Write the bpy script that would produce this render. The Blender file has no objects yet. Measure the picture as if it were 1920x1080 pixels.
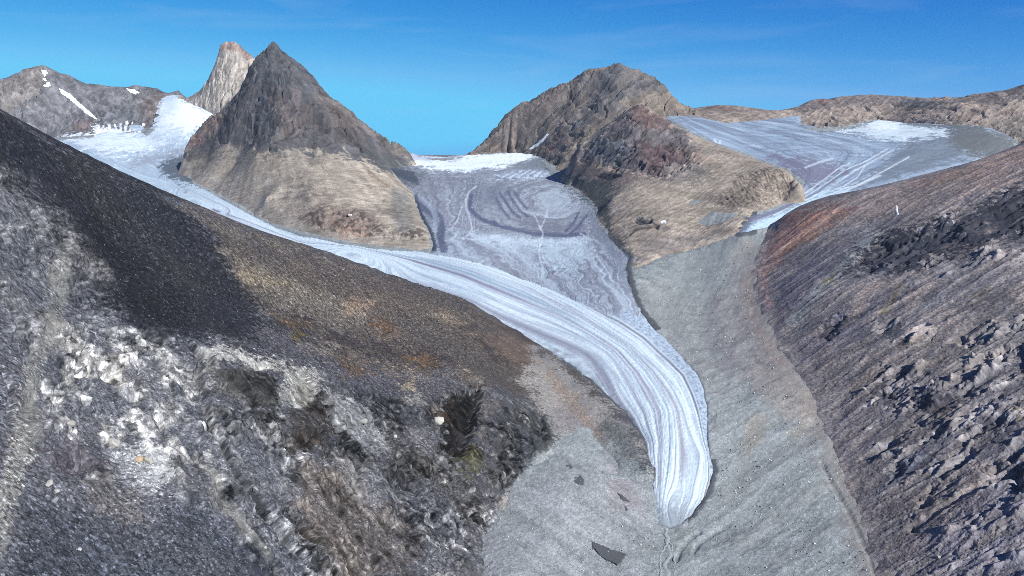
import bpy, math, numpy as np
from concurrent.futures import ThreadPoolExecutor
from mathutils import Vector
R = math.radians
sc = bpy.context.scene
COL = sc.collection

# ------------------------------------------------------------------ camera, sky, sun, exposure
F, CX, CY, TH, CAMZ = 1598.0, 960.0, 540.0, R(10.0), 1000.0
SN, CN = math.sin(TH), math.cos(TH)
cam = bpy.data.cameras.new("camera")
camo = bpy.data.objects.new("camera", cam); COL.objects.link(camo)
camo.location = (0, 0, CAMZ); camo.rotation_euler = (R(90) - TH, 0, 0)
cam.sensor_width = 36; cam.lens = 36 * F / 1920; cam.clip_start = 1; cam.clip_end = 200000
sc.camera = camo
SUN_AZ, SUN_EL = R(138), R(35)          # azimuth clockwise from the view direction (+Y)
sdir = Vector((math.sin(SUN_AZ) * math.cos(SUN_EL), math.cos(SUN_AZ) * math.cos(SUN_EL), math.sin(SUN_EL)))
sl = bpy.data.lights.new("sun", "SUN"); sl.energy = 5.0; sl.angle = R(0.5); sl.color = (1.0, 0.965, 0.90)
so = bpy.data.objects.new("sun", sl); COL.objects.link(so)
so.rotation_euler = sdir.to_track_quat('Z', 'Y').to_euler()
W = bpy.data.worlds.new("World"); sc.world = W; W.use_nodes = True
nt = W.node_tree; nt.nodes.clear()
sky = nt.nodes.new("ShaderNodeTexSky"); sky.sky_type = 'NISHITA'; sky.sun_disc = False
sky.sun_elevation = SUN_EL; sky.sun_rotation = SUN_AZ; sky.altitude = 1200
sky.air_density = 1.0; sky.dust_density = 0.3; sky.ozone_density = 1.0
bg = nt.nodes.new("ShaderNodeBackground"); bg.inputs[1].default_value = 0.082
wo = nt.nodes.new("ShaderNodeOutputWorld")
# the deep clean blue of high arctic air: the sky's own brightness, graded channel by channel
sp = nt.nodes.new("ShaderNodeSeparateColor"); cb_ = nt.nodes.new("ShaderNodeCombineColor"); nt.links.new(sky.outputs[0], sp.inputs[0])
for src, dst, ref, ex, k in ((0, 0, 4.4, 3.0, 0.527), (1, 1, 4.24, 1.56, 1.965), (1, 2, 4.24, 0.59, 6.5)):
    def mth(op, a, b):
        n_ = nt.nodes.new("ShaderNodeMath"); n_.operation = op
        for q_, v_ in enumerate((a, b)):
            if isinstance(v_, float): n_.inputs[q_].default_value = v_
            else: nt.links.new(v_, n_.inputs[q_])
        return n_.outputs[0]
    g_ = mth('DIVIDE', mth('MINIMUM', sp.outputs[src], ref * (1.38 if dst == 0 else 2.1)), ref)
    p_ = mth('POWER', g_, ex)
    if dst == 2: p_ = mth('MINIMUM', p_, g_)
    nt.links.new(mth('MULTIPLY', p_, k), cb_.inputs[dst])
# a breath of high cirrus
tcw = nt.nodes.new("ShaderNodeTexCoord"); mpw = nt.nodes.new("ShaderNodeMapping"); mpw.inputs["Scale"].default_value = (3.0, 3.0, 26.0); mpw.inputs["Rotation"].default_value = (0, R(-9), 0)
cnw = nt.nodes.new("ShaderNodeTexNoise"); cnw.inputs["Scale"].default_value = 1.6; cnw.inputs["Detail"].default_value = 7; cnw.inputs["Distortion"].default_value = 0.6
nt.links.new(tcw.outputs["Generated"], mpw.inputs[0]); nt.links.new(mpw.outputs[0], cnw.inputs["Vector"])
crw = nt.nodes.new("ShaderNodeMapRange"); crw.inputs[1].default_value = 0.52; crw.inputs[2].default_value = 0.80; crw.inputs[3].default_value = 0.0; crw.inputs[4].default_value = 0.16; nt.links.new(cnw.outputs[0], crw.inputs[0])
mxw = nt.nodes.new("ShaderNodeMix"); mxw.data_type = 'RGBA'; mxw.inputs[7].default_value = (4.6, 6.4, 8.8, 1); nt.links.new(crw.outputs[0], mxw.inputs[0]); nt.links.new(cb_.outputs[0], mxw.inputs[6])
nt.links.new(mxw.outputs[2], bg.inputs[0]); nt.links.new(bg.outputs[0], wo.inputs[0])
sc.view_settings.view_transform = 'Standard'; sc.view_settings.look = 'None'
sc.cycles.filter_width = 0.85; sc.cycles.use_denoising = False
sc.view_settings.exposure = 0.26; sc.view_settings.gamma = 1.0

# ------------------------------------------------------------------ numeric helpers
f32 = np.float32
def par(fn, *arrs, n=12):
    L = len(arrs[0])
    if L < 20000: return fn(*arrs)
    cuts = np.linspace(0, L, n + 1).astype(int)
    with ThreadPoolExecutor(4) as ex:
        out = list(ex.map(lambda k: fn(*[a[cuts[k]:cuts[k + 1]] for a in arrs]), range(n)))
    if isinstance(out[0], tuple): return tuple(np.concatenate([o[i] for o in out]) for i in range(len(out[0])))
    return np.concatenate(out)

def hsh(ix, iy, seed):
    h = ix.astype(np.uint32) * np.uint32(374761393) + iy.astype(np.uint32) * np.uint32(668265263) + np.uint32((seed * 2246822519 + 77) & 0xffffffff)
    h = (h ^ (h >> np.uint32(13))) * np.uint32(1274126177)
    h = (h ^ (h >> np.uint32(16))) * np.uint32(2654435761)
    return h ^ (h >> np.uint32(15))
def rnd(h): return (h & np.uint32(0xffffff)).astype(f32) / f32(0xffffff)
_A = np.linspace(0, 2 * np.pi, 256, endpoint=False)
GXT, GYT = np.cos(_A).astype(f32), np.sin(_A).astype(f32)
def perlin(x, y, seed=0):
    x = np.asarray(x, np.float64); y = np.asarray(y, np.float64)
    fx = np.floor(x); fy = np.floor(y)
    ix = fx.astype(np.int64); iy = fy.astype(np.int64)
    dx = (x - fx).astype(f32); dy = (y - fy).astype(f32)
    def g(i, j):
        h = (hsh(ix + i, iy + j, seed) >> np.uint32(7)) & np.uint32(255)
        return GXT[h] * (dx - i) + GYT[h] * (dy - j)
    sx = dx * dx * dx * (dx * (dx * 6 - 15) + 10); sy = dy * dy * dy * (dy * (dy * 6 - 15) + 10)
    a = g(0, 0); a += sx * (g(1, 0) - a)
    b = g(0, 1); b += sx * (g(1, 1) - b)
    return (a + sy * (b - a)) * f32(1.5)
def fbm(x, y, octv=5, seed=0, gain=0.5):
    def f(x, y):
        r = np.zeros(len(x), f32); amp = 1.0; s = 0.0; c, d = 0.8, 0.6
        for o in range(octv):
            r += f32(amp) * perlin(x, y, seed + 17 * o); s += amp; amp *= gain
            x, y = 2.03 * (c * x - d * y) + 3.7, 2.03 * (d * x + c * y) + 1.3
        return r / f32(s)
    return par(f, x, y)
def ridged(x, y, octv=5, seed=0, gain=0.55):
    def f(x, y):
        r = np.zeros(len(x), f32); amp = 1.0; s = 0.0; w = np.ones(len(x), f32); c, d = 0.8, 0.6
        for o in range(octv):
            n = 1 - np.abs(perlin(x, y, seed + 31 * o)) * 1.6
            n = np.clip(n, 0, 1) ** 2
            r += f32(amp) * n * w; s += amp; amp *= gain; w = np.clip(n * 1.6, 0, 1)
            x, y = 2.1 * (c * x - d * y) + 3.7, 2.1 * (d * x + c * y) + 1.3
        return r / f32(s)
    return par(f, x, y)
def cells(x, y, seed=0, jit=0.9):
    """cellular noise: F1, F2, and two random numbers and the offset to the nearest cell centre"""
    def f(x, y):
        fx = np.floor(x); fy = np.floor(y); ix = fx.astype(np.int64); iy = fy.astype(np.int64)
        dx = (x - fx).astype(f32); dy = (y - fy).astype(f32)
        f1 = np.full(len(x), 9, f32); f2 = f1.copy(); r1 = np.zeros(len(x), f32); r2 = r1.copy(); ox = r1.copy(); oy = r1.copy()
        for i in (-1, 0, 1):
            for j in (-1, 0, 1):
                h = hsh(ix + i, iy + j, seed); a = rnd(h); b = rnd(h * np.uint32(747796405) >> np.uint32(3))
                px = i + 0.5 + (a - 0.5) * jit - dx; py = j + 0.5 + (b - 0.5) * jit - dy
                d = px * px + py * py; m = d < f1
                f2 = np.where(m, f1, np.minimum(f2, d)); f1 = np.where(m, d, f1)
                h2 = h * np.uint32(2891336453) >> np.uint32(2)
                r1 = np.where(m, rnd(h2), r1); r2 = np.where(m, rnd(h2 * np.uint32(277803737) >> np.uint32(1)), r2)
                ox = np.where(m, -px, ox); oy = np.where(m, -py, oy)
        return np.sqrt(f1), np.sqrt(f2), r1, r2, ox, oy
    return par(f, x, y)
def sst(a, b, x):
    t = np.clip((x - a) / (b - a), 0, 1); return t * t * (3 - 2 * t)
def blocks(a, b, seed, tilt=1.7, step=0.35):
    """jointed rock: every cell its own step and tilt, with open joints between"""
    f1, f2, r1, r2, ox, oy = cells(a, b, seed)
    an = r2 * 6.283
    return step * (r1 - 0.5) + tilt * (np.cos(an) * ox + np.sin(an) * oy) * 0.5 - 0.28 * (1 - sst(0.0, 0.13, f2 - f1)), r1, r2, f2 - f1

def facets(a, b, seed, warp=0.22):
    """broken rock faces: flat triangles between random heights, meeting in sharp edges without gaps; also a random number per face"""
    wa_ = a + warp * fbm(a * .9, b * .9, 2, seed + 5); wb_ = b + warp * fbm(a * .9 + 7, b * .9, 2, seed + 6)
    def f(x, y):
        k = (x + y) * 0.36602540378; X = x + k; Y = y + k; fx = np.floor(X); fy = np.floor(Y); dx = (X - fx).astype(f32); dy = (Y - fy).astype(f32); i = fx.astype(np.int64); j = fy.astype(np.int64)
        up = dx > dy; h00 = rnd(hsh(i, j, seed)); h11 = rnd(hsh(i + 1, j + 1, seed)); hm = np.where(up, rnd(hsh(i + 1, j, seed)), rnd(hsh(i, j + 1, seed)))
        hi_ = np.where(up, dx, dy); lo_ = np.where(up, dy, dx)
        return h00 + (hm - h00) * (hi_ - lo_) + (h11 - h00) * lo_ - 0.5, rnd(hsh(i * 2 + up, j, seed + 50))
    return par(f, wa_, wb_)
def P(u, v, D):
    u = np.asarray(u, float); v = np.asarray(v, float); D = np.asarray(D, float)
    xc = (u - CX) / F; yc = (CY - v) / F
    k = D / (CN + yc * SN)
    return np.stack(np.broadcast_arrays(xc * k, D, CAMZ + (-SN + yc * CN) * k), -1)
def proj(x, y, z):
    fw = np.maximum(y * CN - (z - CAMZ) * SN, 1e-3); up = y * SN + (z - CAMZ) * CN
    return CX + F * x / fw, CY - F * up / fw

def dens(pts, n):
    """densify a polyline of tuples to n points by arc length in its first two numbers"""
    p = np.asarray(pts, float); s = np.r_[0, np.cumsum(np.hypot(np.diff(p[:, 0]), np.diff(p[:, 1])))]
    q = np.linspace(0, s[-1], n)
    return np.stack([np.interp(q, s, p[:, i]) for i in range(p.shape[1])], -1)
class RBF:
    def __init__(s, X, y, kern='r', reg=0.0):
        s.X = np.asarray(X, float); s.k = kern; n = len(s.X)
        d = np.hypot(s.X[:, None, 0] - s.X[None, :, 0], s.X[:, None, 1] - s.X[None, :, 1])
        A = np.zeros((n + 3, n + 3)); A[:n, :n] = s.kf(d) + reg * np.eye(n) * (-1 if kern == 'r' else 1)
        A[:n, n] = 1; A[:n, n + 1:] = s.X; A[n, :n] = 1; A[n + 1:, :n] = s.X.T
        s.w = np.linalg.lstsq(A, np.r_[np.asarray(y, float), 0, 0, 0], rcond=1e-12)[0]
    def kf(s, d): return d if s.k == 'r' else d * d * np.log(d + 1e-9)
    def __call__(s, a, b):
        def f(a, b):
            out = np.full(len(a), s.w[-3]) + s.w[-2] * a + s.w[-1] * b
            for i in range(0, len(a), 8192):
                d = np.hypot(a[i:i + 8192, None] - s.X[None, :, 0], b[i:i + 8192, None] - s.X[None, :, 1])
                out[i:i + 8192] += s.kf(d) @ s.w[:-3]
            return out
        a = np.asarray(a, float); b = np.asarray(b, float)
        return par(f, a.ravel(), b.ravel()).reshape(a.shape)

def sdf(U, V, poly):
    """signed distance to a closed outline, positive inside; -99 far outside"""
    p = np.asarray(poly, float); out = np.full(len(U), -99.0, f32)
    m = np.where((U > p[:, 0].min() - 60) & (U < p[:, 0].max() + 60) & (V > p[:, 1].min() - 60) & (V < p[:, 1].max() + 60))[0]
    if len(m) == 0: return out
    def f(u, v):
        d2 = np.full(len(u), 1e12); ins = np.zeros(len(u), bool)
        for a, b in zip(p, np.roll(p, -1, 0)):
            e = b - a; L = max(e @ e, 1e-9); t = np.clip(((u - a[0]) * e[0] + (v - a[1]) * e[1]) / L, 0, 1)
            d2 = np.minimum(d2, (u - a[0] - t * e[0]) ** 2 + (v - a[1] - t * e[1]) ** 2)
            if e[1] != 0:
                c = (a[1] > v) != (b[1] > v); ins ^= c & (u < e[0] * (v - a[1]) / e[1] + a[0])
        return np.where(ins, np.sqrt(d2), -np.sqrt(d2)).astype(f32)
    out[m] = par(f, U[m], V[m]); return out
def ldist(U, V, line):
    """distance to a polyline (99 when far) and the fraction along it"""
    p = np.asarray(line, float)[:, :2]; out = np.full(len(U), 99.0, f32); fr = np.zeros(len(U), f32)
    m = np.where((U > p[:, 0].min() - 60) & (U < p[:, 0].max() + 60) & (V > p[:, 1].min() - 60) & (V < p[:, 1].max() + 60))[0]
    if len(m) == 0: return out, fr
    seg = np.hypot(*np.diff(p, axis=0).T); cum = np.r_[0, np.cumsum(seg)]; tot = cum[-1]
    def f(u, v):
        d2 = np.full(len(u), 1e12); ff = np.zeros(len(u))
        for k, (a, b) in enumerate(zip(p[:-1], p[1:])):
            e = b - a; L = max(e @ e, 1e-9); t = np.clip(((u - a[0]) * e[0] + (v - a[1]) * e[1]) / L, 0, 1)
            d = (u - a[0] - t * e[0]) ** 2 + (v - a[1] - t * e[1]) ** 2; q = d < d2
            d2 = np.where(q, d, d2); ff = np.where(q, (cum[k] + t * seg[k]) / tot, ff)
        return np.sqrt(d2).astype(f32), ff.astype(f32)
    out[m], fr[m] = par(f, U[m], V[m]); return out, fr

def lin(c):
    c = np.asarray(c, float) / 255.0
    return np.where(c <= 0.04045, c / 12.92, ((c + 0.055) / 1.055) ** 2.4)

class Paint:
    """base colour of a surface, laid zone by zone (what the ground there is made of)"""
    def __init__(s, x, y, z, U, V, base):
        s.x, s.y, s.z, s.U, s.V = x, y, z, U, V; s.n = len(x)
        s.c = np.tile(np.asarray(base, f32), (s.n, 1)); s.cache = {}
    def nz(s, scale, seed, octv=3):
        k = (scale, seed, octv)
        if k not in s.cache: s.cache[k] = fbm(s.x / scale, (s.y * 0.8 + s.z) / scale, octv, seed)
        return s.cache[k]
    def lay(s, mask, col, a=1.0):
        m = (np.clip(mask, 0, 1) * a)[:, None].astype(f32); s.c += m * (np.asarray(col, f32) - s.c)
    def poly(s, pts, col, soft=8, a=1.0, wob=10, wsc=60, seed=5):
        n = s.nz(wsc, seed, 5); n2 = s.nz(9.0 if wsc < 85 else 28.0, seed + 3, 3)
        d = sdf(s.U, s.V, pts) + 2.0 * wob * n + (.5 * soft + .5 * wob) * 1.6 * n2; m = sst(-soft * .5, soft * .5, d); s.lay(m, col, a); return m
    def line(s, pts, col, w=4, soft=3, a=1.0, wob=2, wsc=25, seed=9, taper=False):
        d, fr = ldist(s.U, s.V, pts); d = d + wob * s.nz(wsc, seed)
        ww = w * (np.sin(np.clip(fr, 0, 1) * np.pi) ** 0.5 if taper else 1)
        m = 1 - sst(ww, ww + soft, d); s.lay(m, col, a); return m
    def mul(s, f): s.c *= np.asarray(f, f32)[:, None]

def attr_col(me, c):
    a = me.color_attributes.new("Col", 'FLOAT_COLOR', 'POINT')
    buf = np.ones((len(c), 4), f32); buf[:, :3] = c; a.data.foreach_set("color", buf.ravel())
def attr_f(me, name, val):
    a = me.attributes.new(name, 'FLOAT', 'POINT'); a.data.foreach_set("value", np.asarray(val, f32))
def mesh_from(name, verts, quads, smooth=True):
    me = bpy.data.meshes.new(name); nv, nf = len(verts), len(quads); k = quads.shape[1]
    me.vertices.add(nv); me.vertices.foreach_set("co", np.asarray(verts, f32).ravel())
    me.loops.add(nf * k); me.loops.foreach_set("vertex_index", quads.astype(np.int32).ravel())
    me.polygons.add(nf); me.polygons.foreach_set("loop_start", np.arange(0, nf * k, k, dtype=np.int32))
    me.polygons.foreach_set("loop_total", np.full(nf, k, np.int32)) if bpy.app.version < (4, 1, 0) else None
    me.polygons.foreach_set("use_smooth", np.full(nf, smooth, bool))
    me.update(calc_edges=True); return me
def grid_quads(nr, nc):
    i = np.arange(nr * nc).reshape(nr, nc)
    return np.stack([i[:-1, :-1], i[:-1, 1:], i[1:, 1:], i[1:, :-1]], -1).reshape(-1, 4)
def compact(keep, verts, quads, *arrs):
    q = quads[keep]; used = np.zeros(len(verts), bool); used[q] = True
    idx = np.cumsum(used) - 1
    return verts[used], idx[q], [a[used] for a in arrs]
def link(name, me, mat, label=None, cat=None, kind=None, group=None):
    o = bpy.data.objects.new(name, me); COL.objects.link(o); me.materials.append(mat)
    if label: o["label"] = label
    if cat: o["category"] = cat
    if kind: o["kind"] = kind
    if group: o["group"] = group
    return o

# ------------------------------------------------------------------ materials
def rock_material(name, grain=3.0, contrast=0.35, bump=0.6, bdist=1.0, stretch=(1, 1, 1), rot=(0, 0, 0), speck=0.0, rough=0.95):
    m = bpy.data.materials.new(name); m.use_nodes = True; t = m.node_tree; N = t.nodes; Lk = t.links; N.clear()
    out = N.new("ShaderNodeOutputMaterial"); bs = N.new("ShaderNodeBsdfPrincipled")
    bs.inputs["Roughness"].default_value = rough; bs.inputs["Specular IOR Level"].default_value = 0.15
    at = N.new("ShaderNodeAttribute"); at.attribute_name = "Col"
    tc = N.new("ShaderNodeTexCoord"); mp = N.new("ShaderNodeMapping")
    mp.inputs["Scale"].default_value = stretch; mp.inputs["Rotation"].default_value = rot
    Lk.new(tc.outputs["Object"], mp.inputs[0])
    n1 = N.new("ShaderNodeTexNoise"); n1.inputs["Scale"].default_value = 1 / grain; n1.inputs["Detail"].default_value = 6; n1.inputs["Roughness"].default_value = 0.65
    vo = N.new("ShaderNodeTexVoronoi"); vo.inputs["Scale"].default_value = 1.3 / grain
    Lk.new(mp.outputs[0], n1.inputs["Vector"]); Lk.new(tc.outputs["Object"], vo.inputs["Vector"])
    sep = N.new("ShaderNodeSeparateColor"); Lk.new(vo.outputs["Color"], sep.inputs[0])
    mr = N.new("ShaderNodeMapRange"); mr.inputs[1].default_value = 0.3; mr.inputs[2].default_value = 0.7
    mr.inputs[3].default_value = 1 - contrast; mr.inputs[4].default_value = 1 + contrast; mr.clamp = False
    Lk.new(n1.outputs[0], mr.inputs[0])
    m2 = N.new("ShaderNodeMapRange"); m2.inputs[1].default_value = 0.0; m2.inputs[2].default_value = 1.0
    m2.inputs[3].default_value = 1 - contrast * 0.7; m2.inputs[4].default_value = 1 + contrast * 0.7
    Lk.new(sep.outputs[0], m2.inputs[0])
    # a few stones much paler than the rest
    m3 = N.new("ShaderNodeMapRange"); m3.inputs[1].default_value = 0.90; m3.inputs[2].default_value = 1.0
    m3.inputs[3].default_value = 0.0; m3.inputs[4].default_value = speck
    Lk.new(sep.outputs[1], m3.inputs[0])
    mu = N.new("ShaderNodeMath"); mu.operation = 'MULTIPLY'; Lk.new(mr.outputs[0], mu.inputs[0]); Lk.new(m2.outputs[0], mu.inputs[1])
    ad = N.new("ShaderNodeMath"); ad.operation = 'ADD'; Lk.new(mu.outputs[0], ad.inputs[0]); Lk.new(m3.outputs[0], ad.inputs[1])
    mx = N.new("ShaderNodeVectorMath"); mx.operation = 'SCALE'; Lk.new(at.outputs["Color"], mx.inputs[0]); Lk.new(ad.outputs[0], mx.inputs["Scale"])
    Lk.new(mx.outputs[0], bs.inputs["Base Color"])
    b = N.new("ShaderNodeBump"); b.inputs["Strength"].default_value = bump; b.inputs["Distance"].default_value = bdist
    hm = N.new("ShaderNodeMath"); hm.operation = 'ADD'; Lk.new(n1.outputs[0], hm.inputs[0]); Lk.new(vo.outputs["Distance"], hm.inputs[1])
    Lk.new(hm.outputs[0], b.inputs["Height"]); Lk.new(b.outputs[0], bs.inputs["Normal"])
    Lk.new(bs.outputs[0], out.inputs[0]); return m
def ice_material(name, freq=60.0, along=0.004, contrast=0.25, gr=8.0):
    """fine dirt lines that follow the flow (attributes flow = across, run = along)"""
    m = bpy.data.materials.new(name); m.use_nodes = True; t = m.node_tree; N = t.nodes; Lk = t.links; N.clear()
    out = N.new("ShaderNodeOutputMaterial"); bs = N.new("ShaderNodeBsdfPrincipled")
    bs.inputs["Roughness"].default_value = 0.7; bs.inputs["Specular IOR Level"].default_value = 0.2
    at = N.new("ShaderNodeAttribute"); at.attribute_name = "Col"
    fa = N.new("ShaderNodeAttribute"); fa.attribute_name = "flow"; ra = N.new("ShaderNodeAttribute"); ra.attribute_name = "run"
    cb = N.new("ShaderNodeCombineXYZ")
    a1 = N.new("ShaderNodeMath"); a1.operation = 'MULTIPLY'; a1.inputs[1].default_value = freq; Lk.new(fa.outputs["Fac"], a1.inputs[0])
    a2 = N.new("ShaderNodeMath"); a2.operation = 'MULTIPLY'; a2.inputs[1].default_value = along; Lk.new(ra.outputs["Fac"], a2.inputs[0])
    Lk.new(a1.outputs[0], cb.inputs[0]); Lk.new(a2.outputs[0], cb.inputs[1])
    n1 = N.new("ShaderNodeTexNoise"); n1.inputs["Scale"].default_value = 1; n1.inputs["Detail"].default_value = 4; n1.inputs["Roughness"].default_value = 0.6
    Lk.new(cb.outputs[0], n1.inputs["Vector"])
    tc = N.new("ShaderNodeTexCoord"); n2 = N.new("ShaderNodeTexNoise"); n2.inputs["Scale"].default_value = 1 / gr; n2.inputs["Detail"].default_value = 6; n2.inputs["Roughness"].default_value = 0.7
    Lk.new(tc.outputs["Object"], n2.inputs["Vector"])
    mr = N.new("ShaderNodeMapRange"); mr.clamp = False; mr.inputs[1].default_value = 0.3; mr.inputs[2].default_value = 0.7; mr.inputs[3].default_value = 1 - contrast; mr.inputs[4].default_value = 1 + contrast * 0.6
    Lk.new(n1.outputs[0], mr.inputs[0])
    m2 = N.new("ShaderNodeMapRange"); m2.clamp = False; m2.inputs[1].default_value = 0.3; m2.inputs[2].default_value = 0.7; m2.inputs[3].default_value = 0.88; m2.inputs[4].default_value = 1.1
    Lk.new(n2.outputs[0], m2.inputs[0])
    mu = N.new("ShaderNodeMath"); mu.operation = 'MULTIPLY'; Lk.new(mr.outputs[0], mu.inputs[0]); Lk.new(m2.outputs[0], mu.inputs[1])
    mx = N.new("ShaderNodeVectorMath"); mx.operation = 'SCALE'; Lk.new(at.outputs["Color"], mx.inputs[0]); Lk.new(mu.outputs[0], mx.inputs["Scale"])
    Lk.new(mx.outputs[0], bs.inputs["Base Color"])
    b = N.new("ShaderNodeBump"); b.inputs["Strength"].default_value = 0.5; b.inputs["Distance"].default_value = 3.0
    hm = N.new("ShaderNodeMath"); hm.operation = 'ADD'; Lk.new(n1.outputs[0], hm.inputs[0]); Lk.new(n2.outputs[0], hm.inputs[1])
    Lk.new(hm.outputs[0], b.inputs["Height"]); Lk.new(b.outputs[0], bs.inputs["Normal"])
    Lk.new(bs.outputs[0], out.inputs[0]); return m

# ------------------------------------------------------------------ the valley and ice surface: survey points (bearing, dip, distance)
VAL = [  # right-hand glacier basin
 (1300,225,7600),(1400,270,6900),(1500,300,6100),(1700,240,8200),(1600,235,8500),(1850,250,7600),(1700,300,6200),(1450,350,5300),(1480,390,4800),(1390,435,4300),(1600,340,5400),
 # middle glacier
 (900,288,8200),(1000,300,7600),(800,300,7800),(900,330,6700),(1000,380,5700),(850,400,5300),(1100,400,5300),(950,440,4800),(1100,440,4800),(950,480,4400),(1100,500,4100),(1180,530,3800),(1000,530,3950),
 # long glacier
 (250,245,8400),(330,210,8900),(200,265,8000),(300,300,7300),(400,370,6100),(500,415,5400),(650,460,4700),(800,500,4250),(900,545,3800),(1000,590,3500),(1100,640,3200),(1200,700,2900),(1230,800,2520),(1260,900,2270),(1270,990,2080),
 # outwash and moraine
 (1300,600,3500),(1300,520,4000),(1390,480,4150),(1450,700,2900),(1450,800,2550),(1500,900,2270),(1450,990,2080),(1450,1080,1850),(1250,1080,1850),(1000,1000,1960),(950,1080,1780),(1100,900,2210),(1150,830,2450),(1060,850,2350),(1100,1080,1840),
 (600,900,2600),(300,600,4200),(0,400,6500),(1700,700,3000),(1800,1000,2020),(1900,450,4900)]
_v = np.array(VAL, float)
_dv = RBF(_v[:, :2] / 500, 4000.0 / _v[:, 2], 't', reg=2e-3)
def Dv(u, v):
    u = np.asarray(u, float); v = np.asarray(v, float)
    return 4000.0 / np.maximum(_dv(u / 500, v / 500), 0.30)
def onV(pts, off=0.0, n=None, lift=0.0):
    """world points where sight lines meet the valley surface, moved nearer by off metres"""
    p = dens(pts, n) if n else np.asarray(pts, float)
    w = P(p[:, 0], p[:, 1], Dv(p[:, 0], p[:, 1]) - off); w[:, 2] += lift; return w
def onD(pts, n=None):
    p = dens(pts, n) if n else np.asarray(pts, float); return P(p[:, 0], p[:, 1], p[:, 2])
def shift(w, d): return w + np.asarray(d, float)

def hill(ctrl, u0, u1, du, d0, d1, rows, auto=False):
    """height field through the control points on a grid that follows the slope; returns x,y,z,(nr,nc)"""
    C = np.concatenate(ctrl); rb = RBF(C[:, :2] / 1000, C[:, 2] / 1000, 'r', reg=1e-3)
    us = np.arange(u0, u1 + du, du) if np.isscalar(du) else du; k = (us - CX) / F / CN; nc = len(us); M = 260
    dd0 = np.interp(us, [a for a, b in d0], [b for a, b in d0]); dd1 = np.interp(us, [a for a, b in d1], [b for a, b in d1])
    uc = CX + F * CN * C[:, 0] / C[:, 1]
    if auto:
      lo = np.array([min([1e9] + list(C[np.abs(uc - u_) < 45, 1])) for u_ in us[::8]]); lo = np.interp(us, us[::8], np.where(lo > 1e8, 0, lo - 30))
      dd0 = np.maximum(dd0, lo)
    sub = slice(None, None, 6); ks = k[sub]; s = np.linspace(0, 1, M)[:, None]
    Dg = dd0[sub] * (dd1[sub] / dd0[sub]) ** s
    hh = rb(ks * Dg / 1000, Dg / 1000) * 1000
    _, vv = proj(ks * Dg, Dg, hh)
    dv = -np.diff(vv, axis=0); w = np.where(dv > 0, dv, -0.25 * dv) + 0.12 * np.abs(np.diff(np.log(Dg), axis=0)) * F
    cum = np.vstack([np.zeros(len(ks)), np.cumsum(w, 0)]); cum /= cum[-1]
    q = np.linspace(0, 1, rows); tq = np.stack([np.interp(q, cum[:, j], s[:, 0]) for j in range(len(ks))], 1)
    tq = np.stack([np.interp(us, us[sub], tq[i]) for i in range(rows)], 0)
    D = dd0 * (dd1 / dd0) ** tq; X = k * D
    Z = rb(X.ravel() / 1000, D.ravel() / 1000) * 1000
    return X.ravel(), D.ravel(), Z, (rows, nc)

def pick(x, y, z, U, V, u, v):
    d = (U - u) ** 2 + (V - v) ** 2; i = np.argsort(d)[:6]; i = i[np.argmin(y[i])]; return np.array([x[i], y[i], z[i]])
def foliation(x, y, z, U, V, p0, p1, slope=1.15):
    """coordinates along and across the rock banding, which runs from p0 to p1"""
    d = (pick(x, y, z, U, V, *p1) - pick(x, y, z, U, V, *p0))[:2]; d /= np.hypot(*d)
    return (x * d[0] + y * d[1]) * slope, (-x * d[1] + y * d[0]) * slope
def along_normal(x, y, z, shp, d):
    """push a gridded surface out along its own normal"""
    p = np.stack([x, y, z], 1).reshape(*shp, 3); gu = np.gradient(p, axis=1); gv = np.gradient(p, axis=0)
    n = np.cross(gu, gv); n *= np.sign(n[..., 2:3] + 1e-12); n /= np.linalg.norm(n, axis=-1, keepdims=True) + 1e-9
    for _ in range(3): n = (n + np.roll(n, 4, 0) + np.roll(n, -4, 0) + np.roll(n, 4, 1) + np.roll(n, -4, 1)) / 5
    n = n.reshape(-1, 3); return x + n[:, 0] * d, y + n[:, 1] * d, z + n[:, 2] * d
def ledges(c, n, sharp=.30):
    """a slope broken into ledges: each rises to a lip and drops off sharply"""
    t = c + n; f = t - np.floor(t); return np.where(f < 1 - sharp, f / (1 - sharp), (1 - f) / sharp) - .5
def finish(name, x, y, z0, z, shape, col, mat, K, label, cat, cull=45, kind="structure", vtop=225):
    q = grid_quads(*shape); U, V = proj(x, y, z)
    deep = (V > vtop) & (y > Dv(U, V) + cull * 6)
    keep = ~deep[q].all(1)
    v, q, (c,) = compact(keep, np.stack([x, y, z], 1), q[:, ::-1], lin(np.clip(col, 2, 250)) * K)
    me = mesh_from(name, v, q); attr_col(me, c)
    return link(name, me, mat, label, cat, kind)
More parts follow.
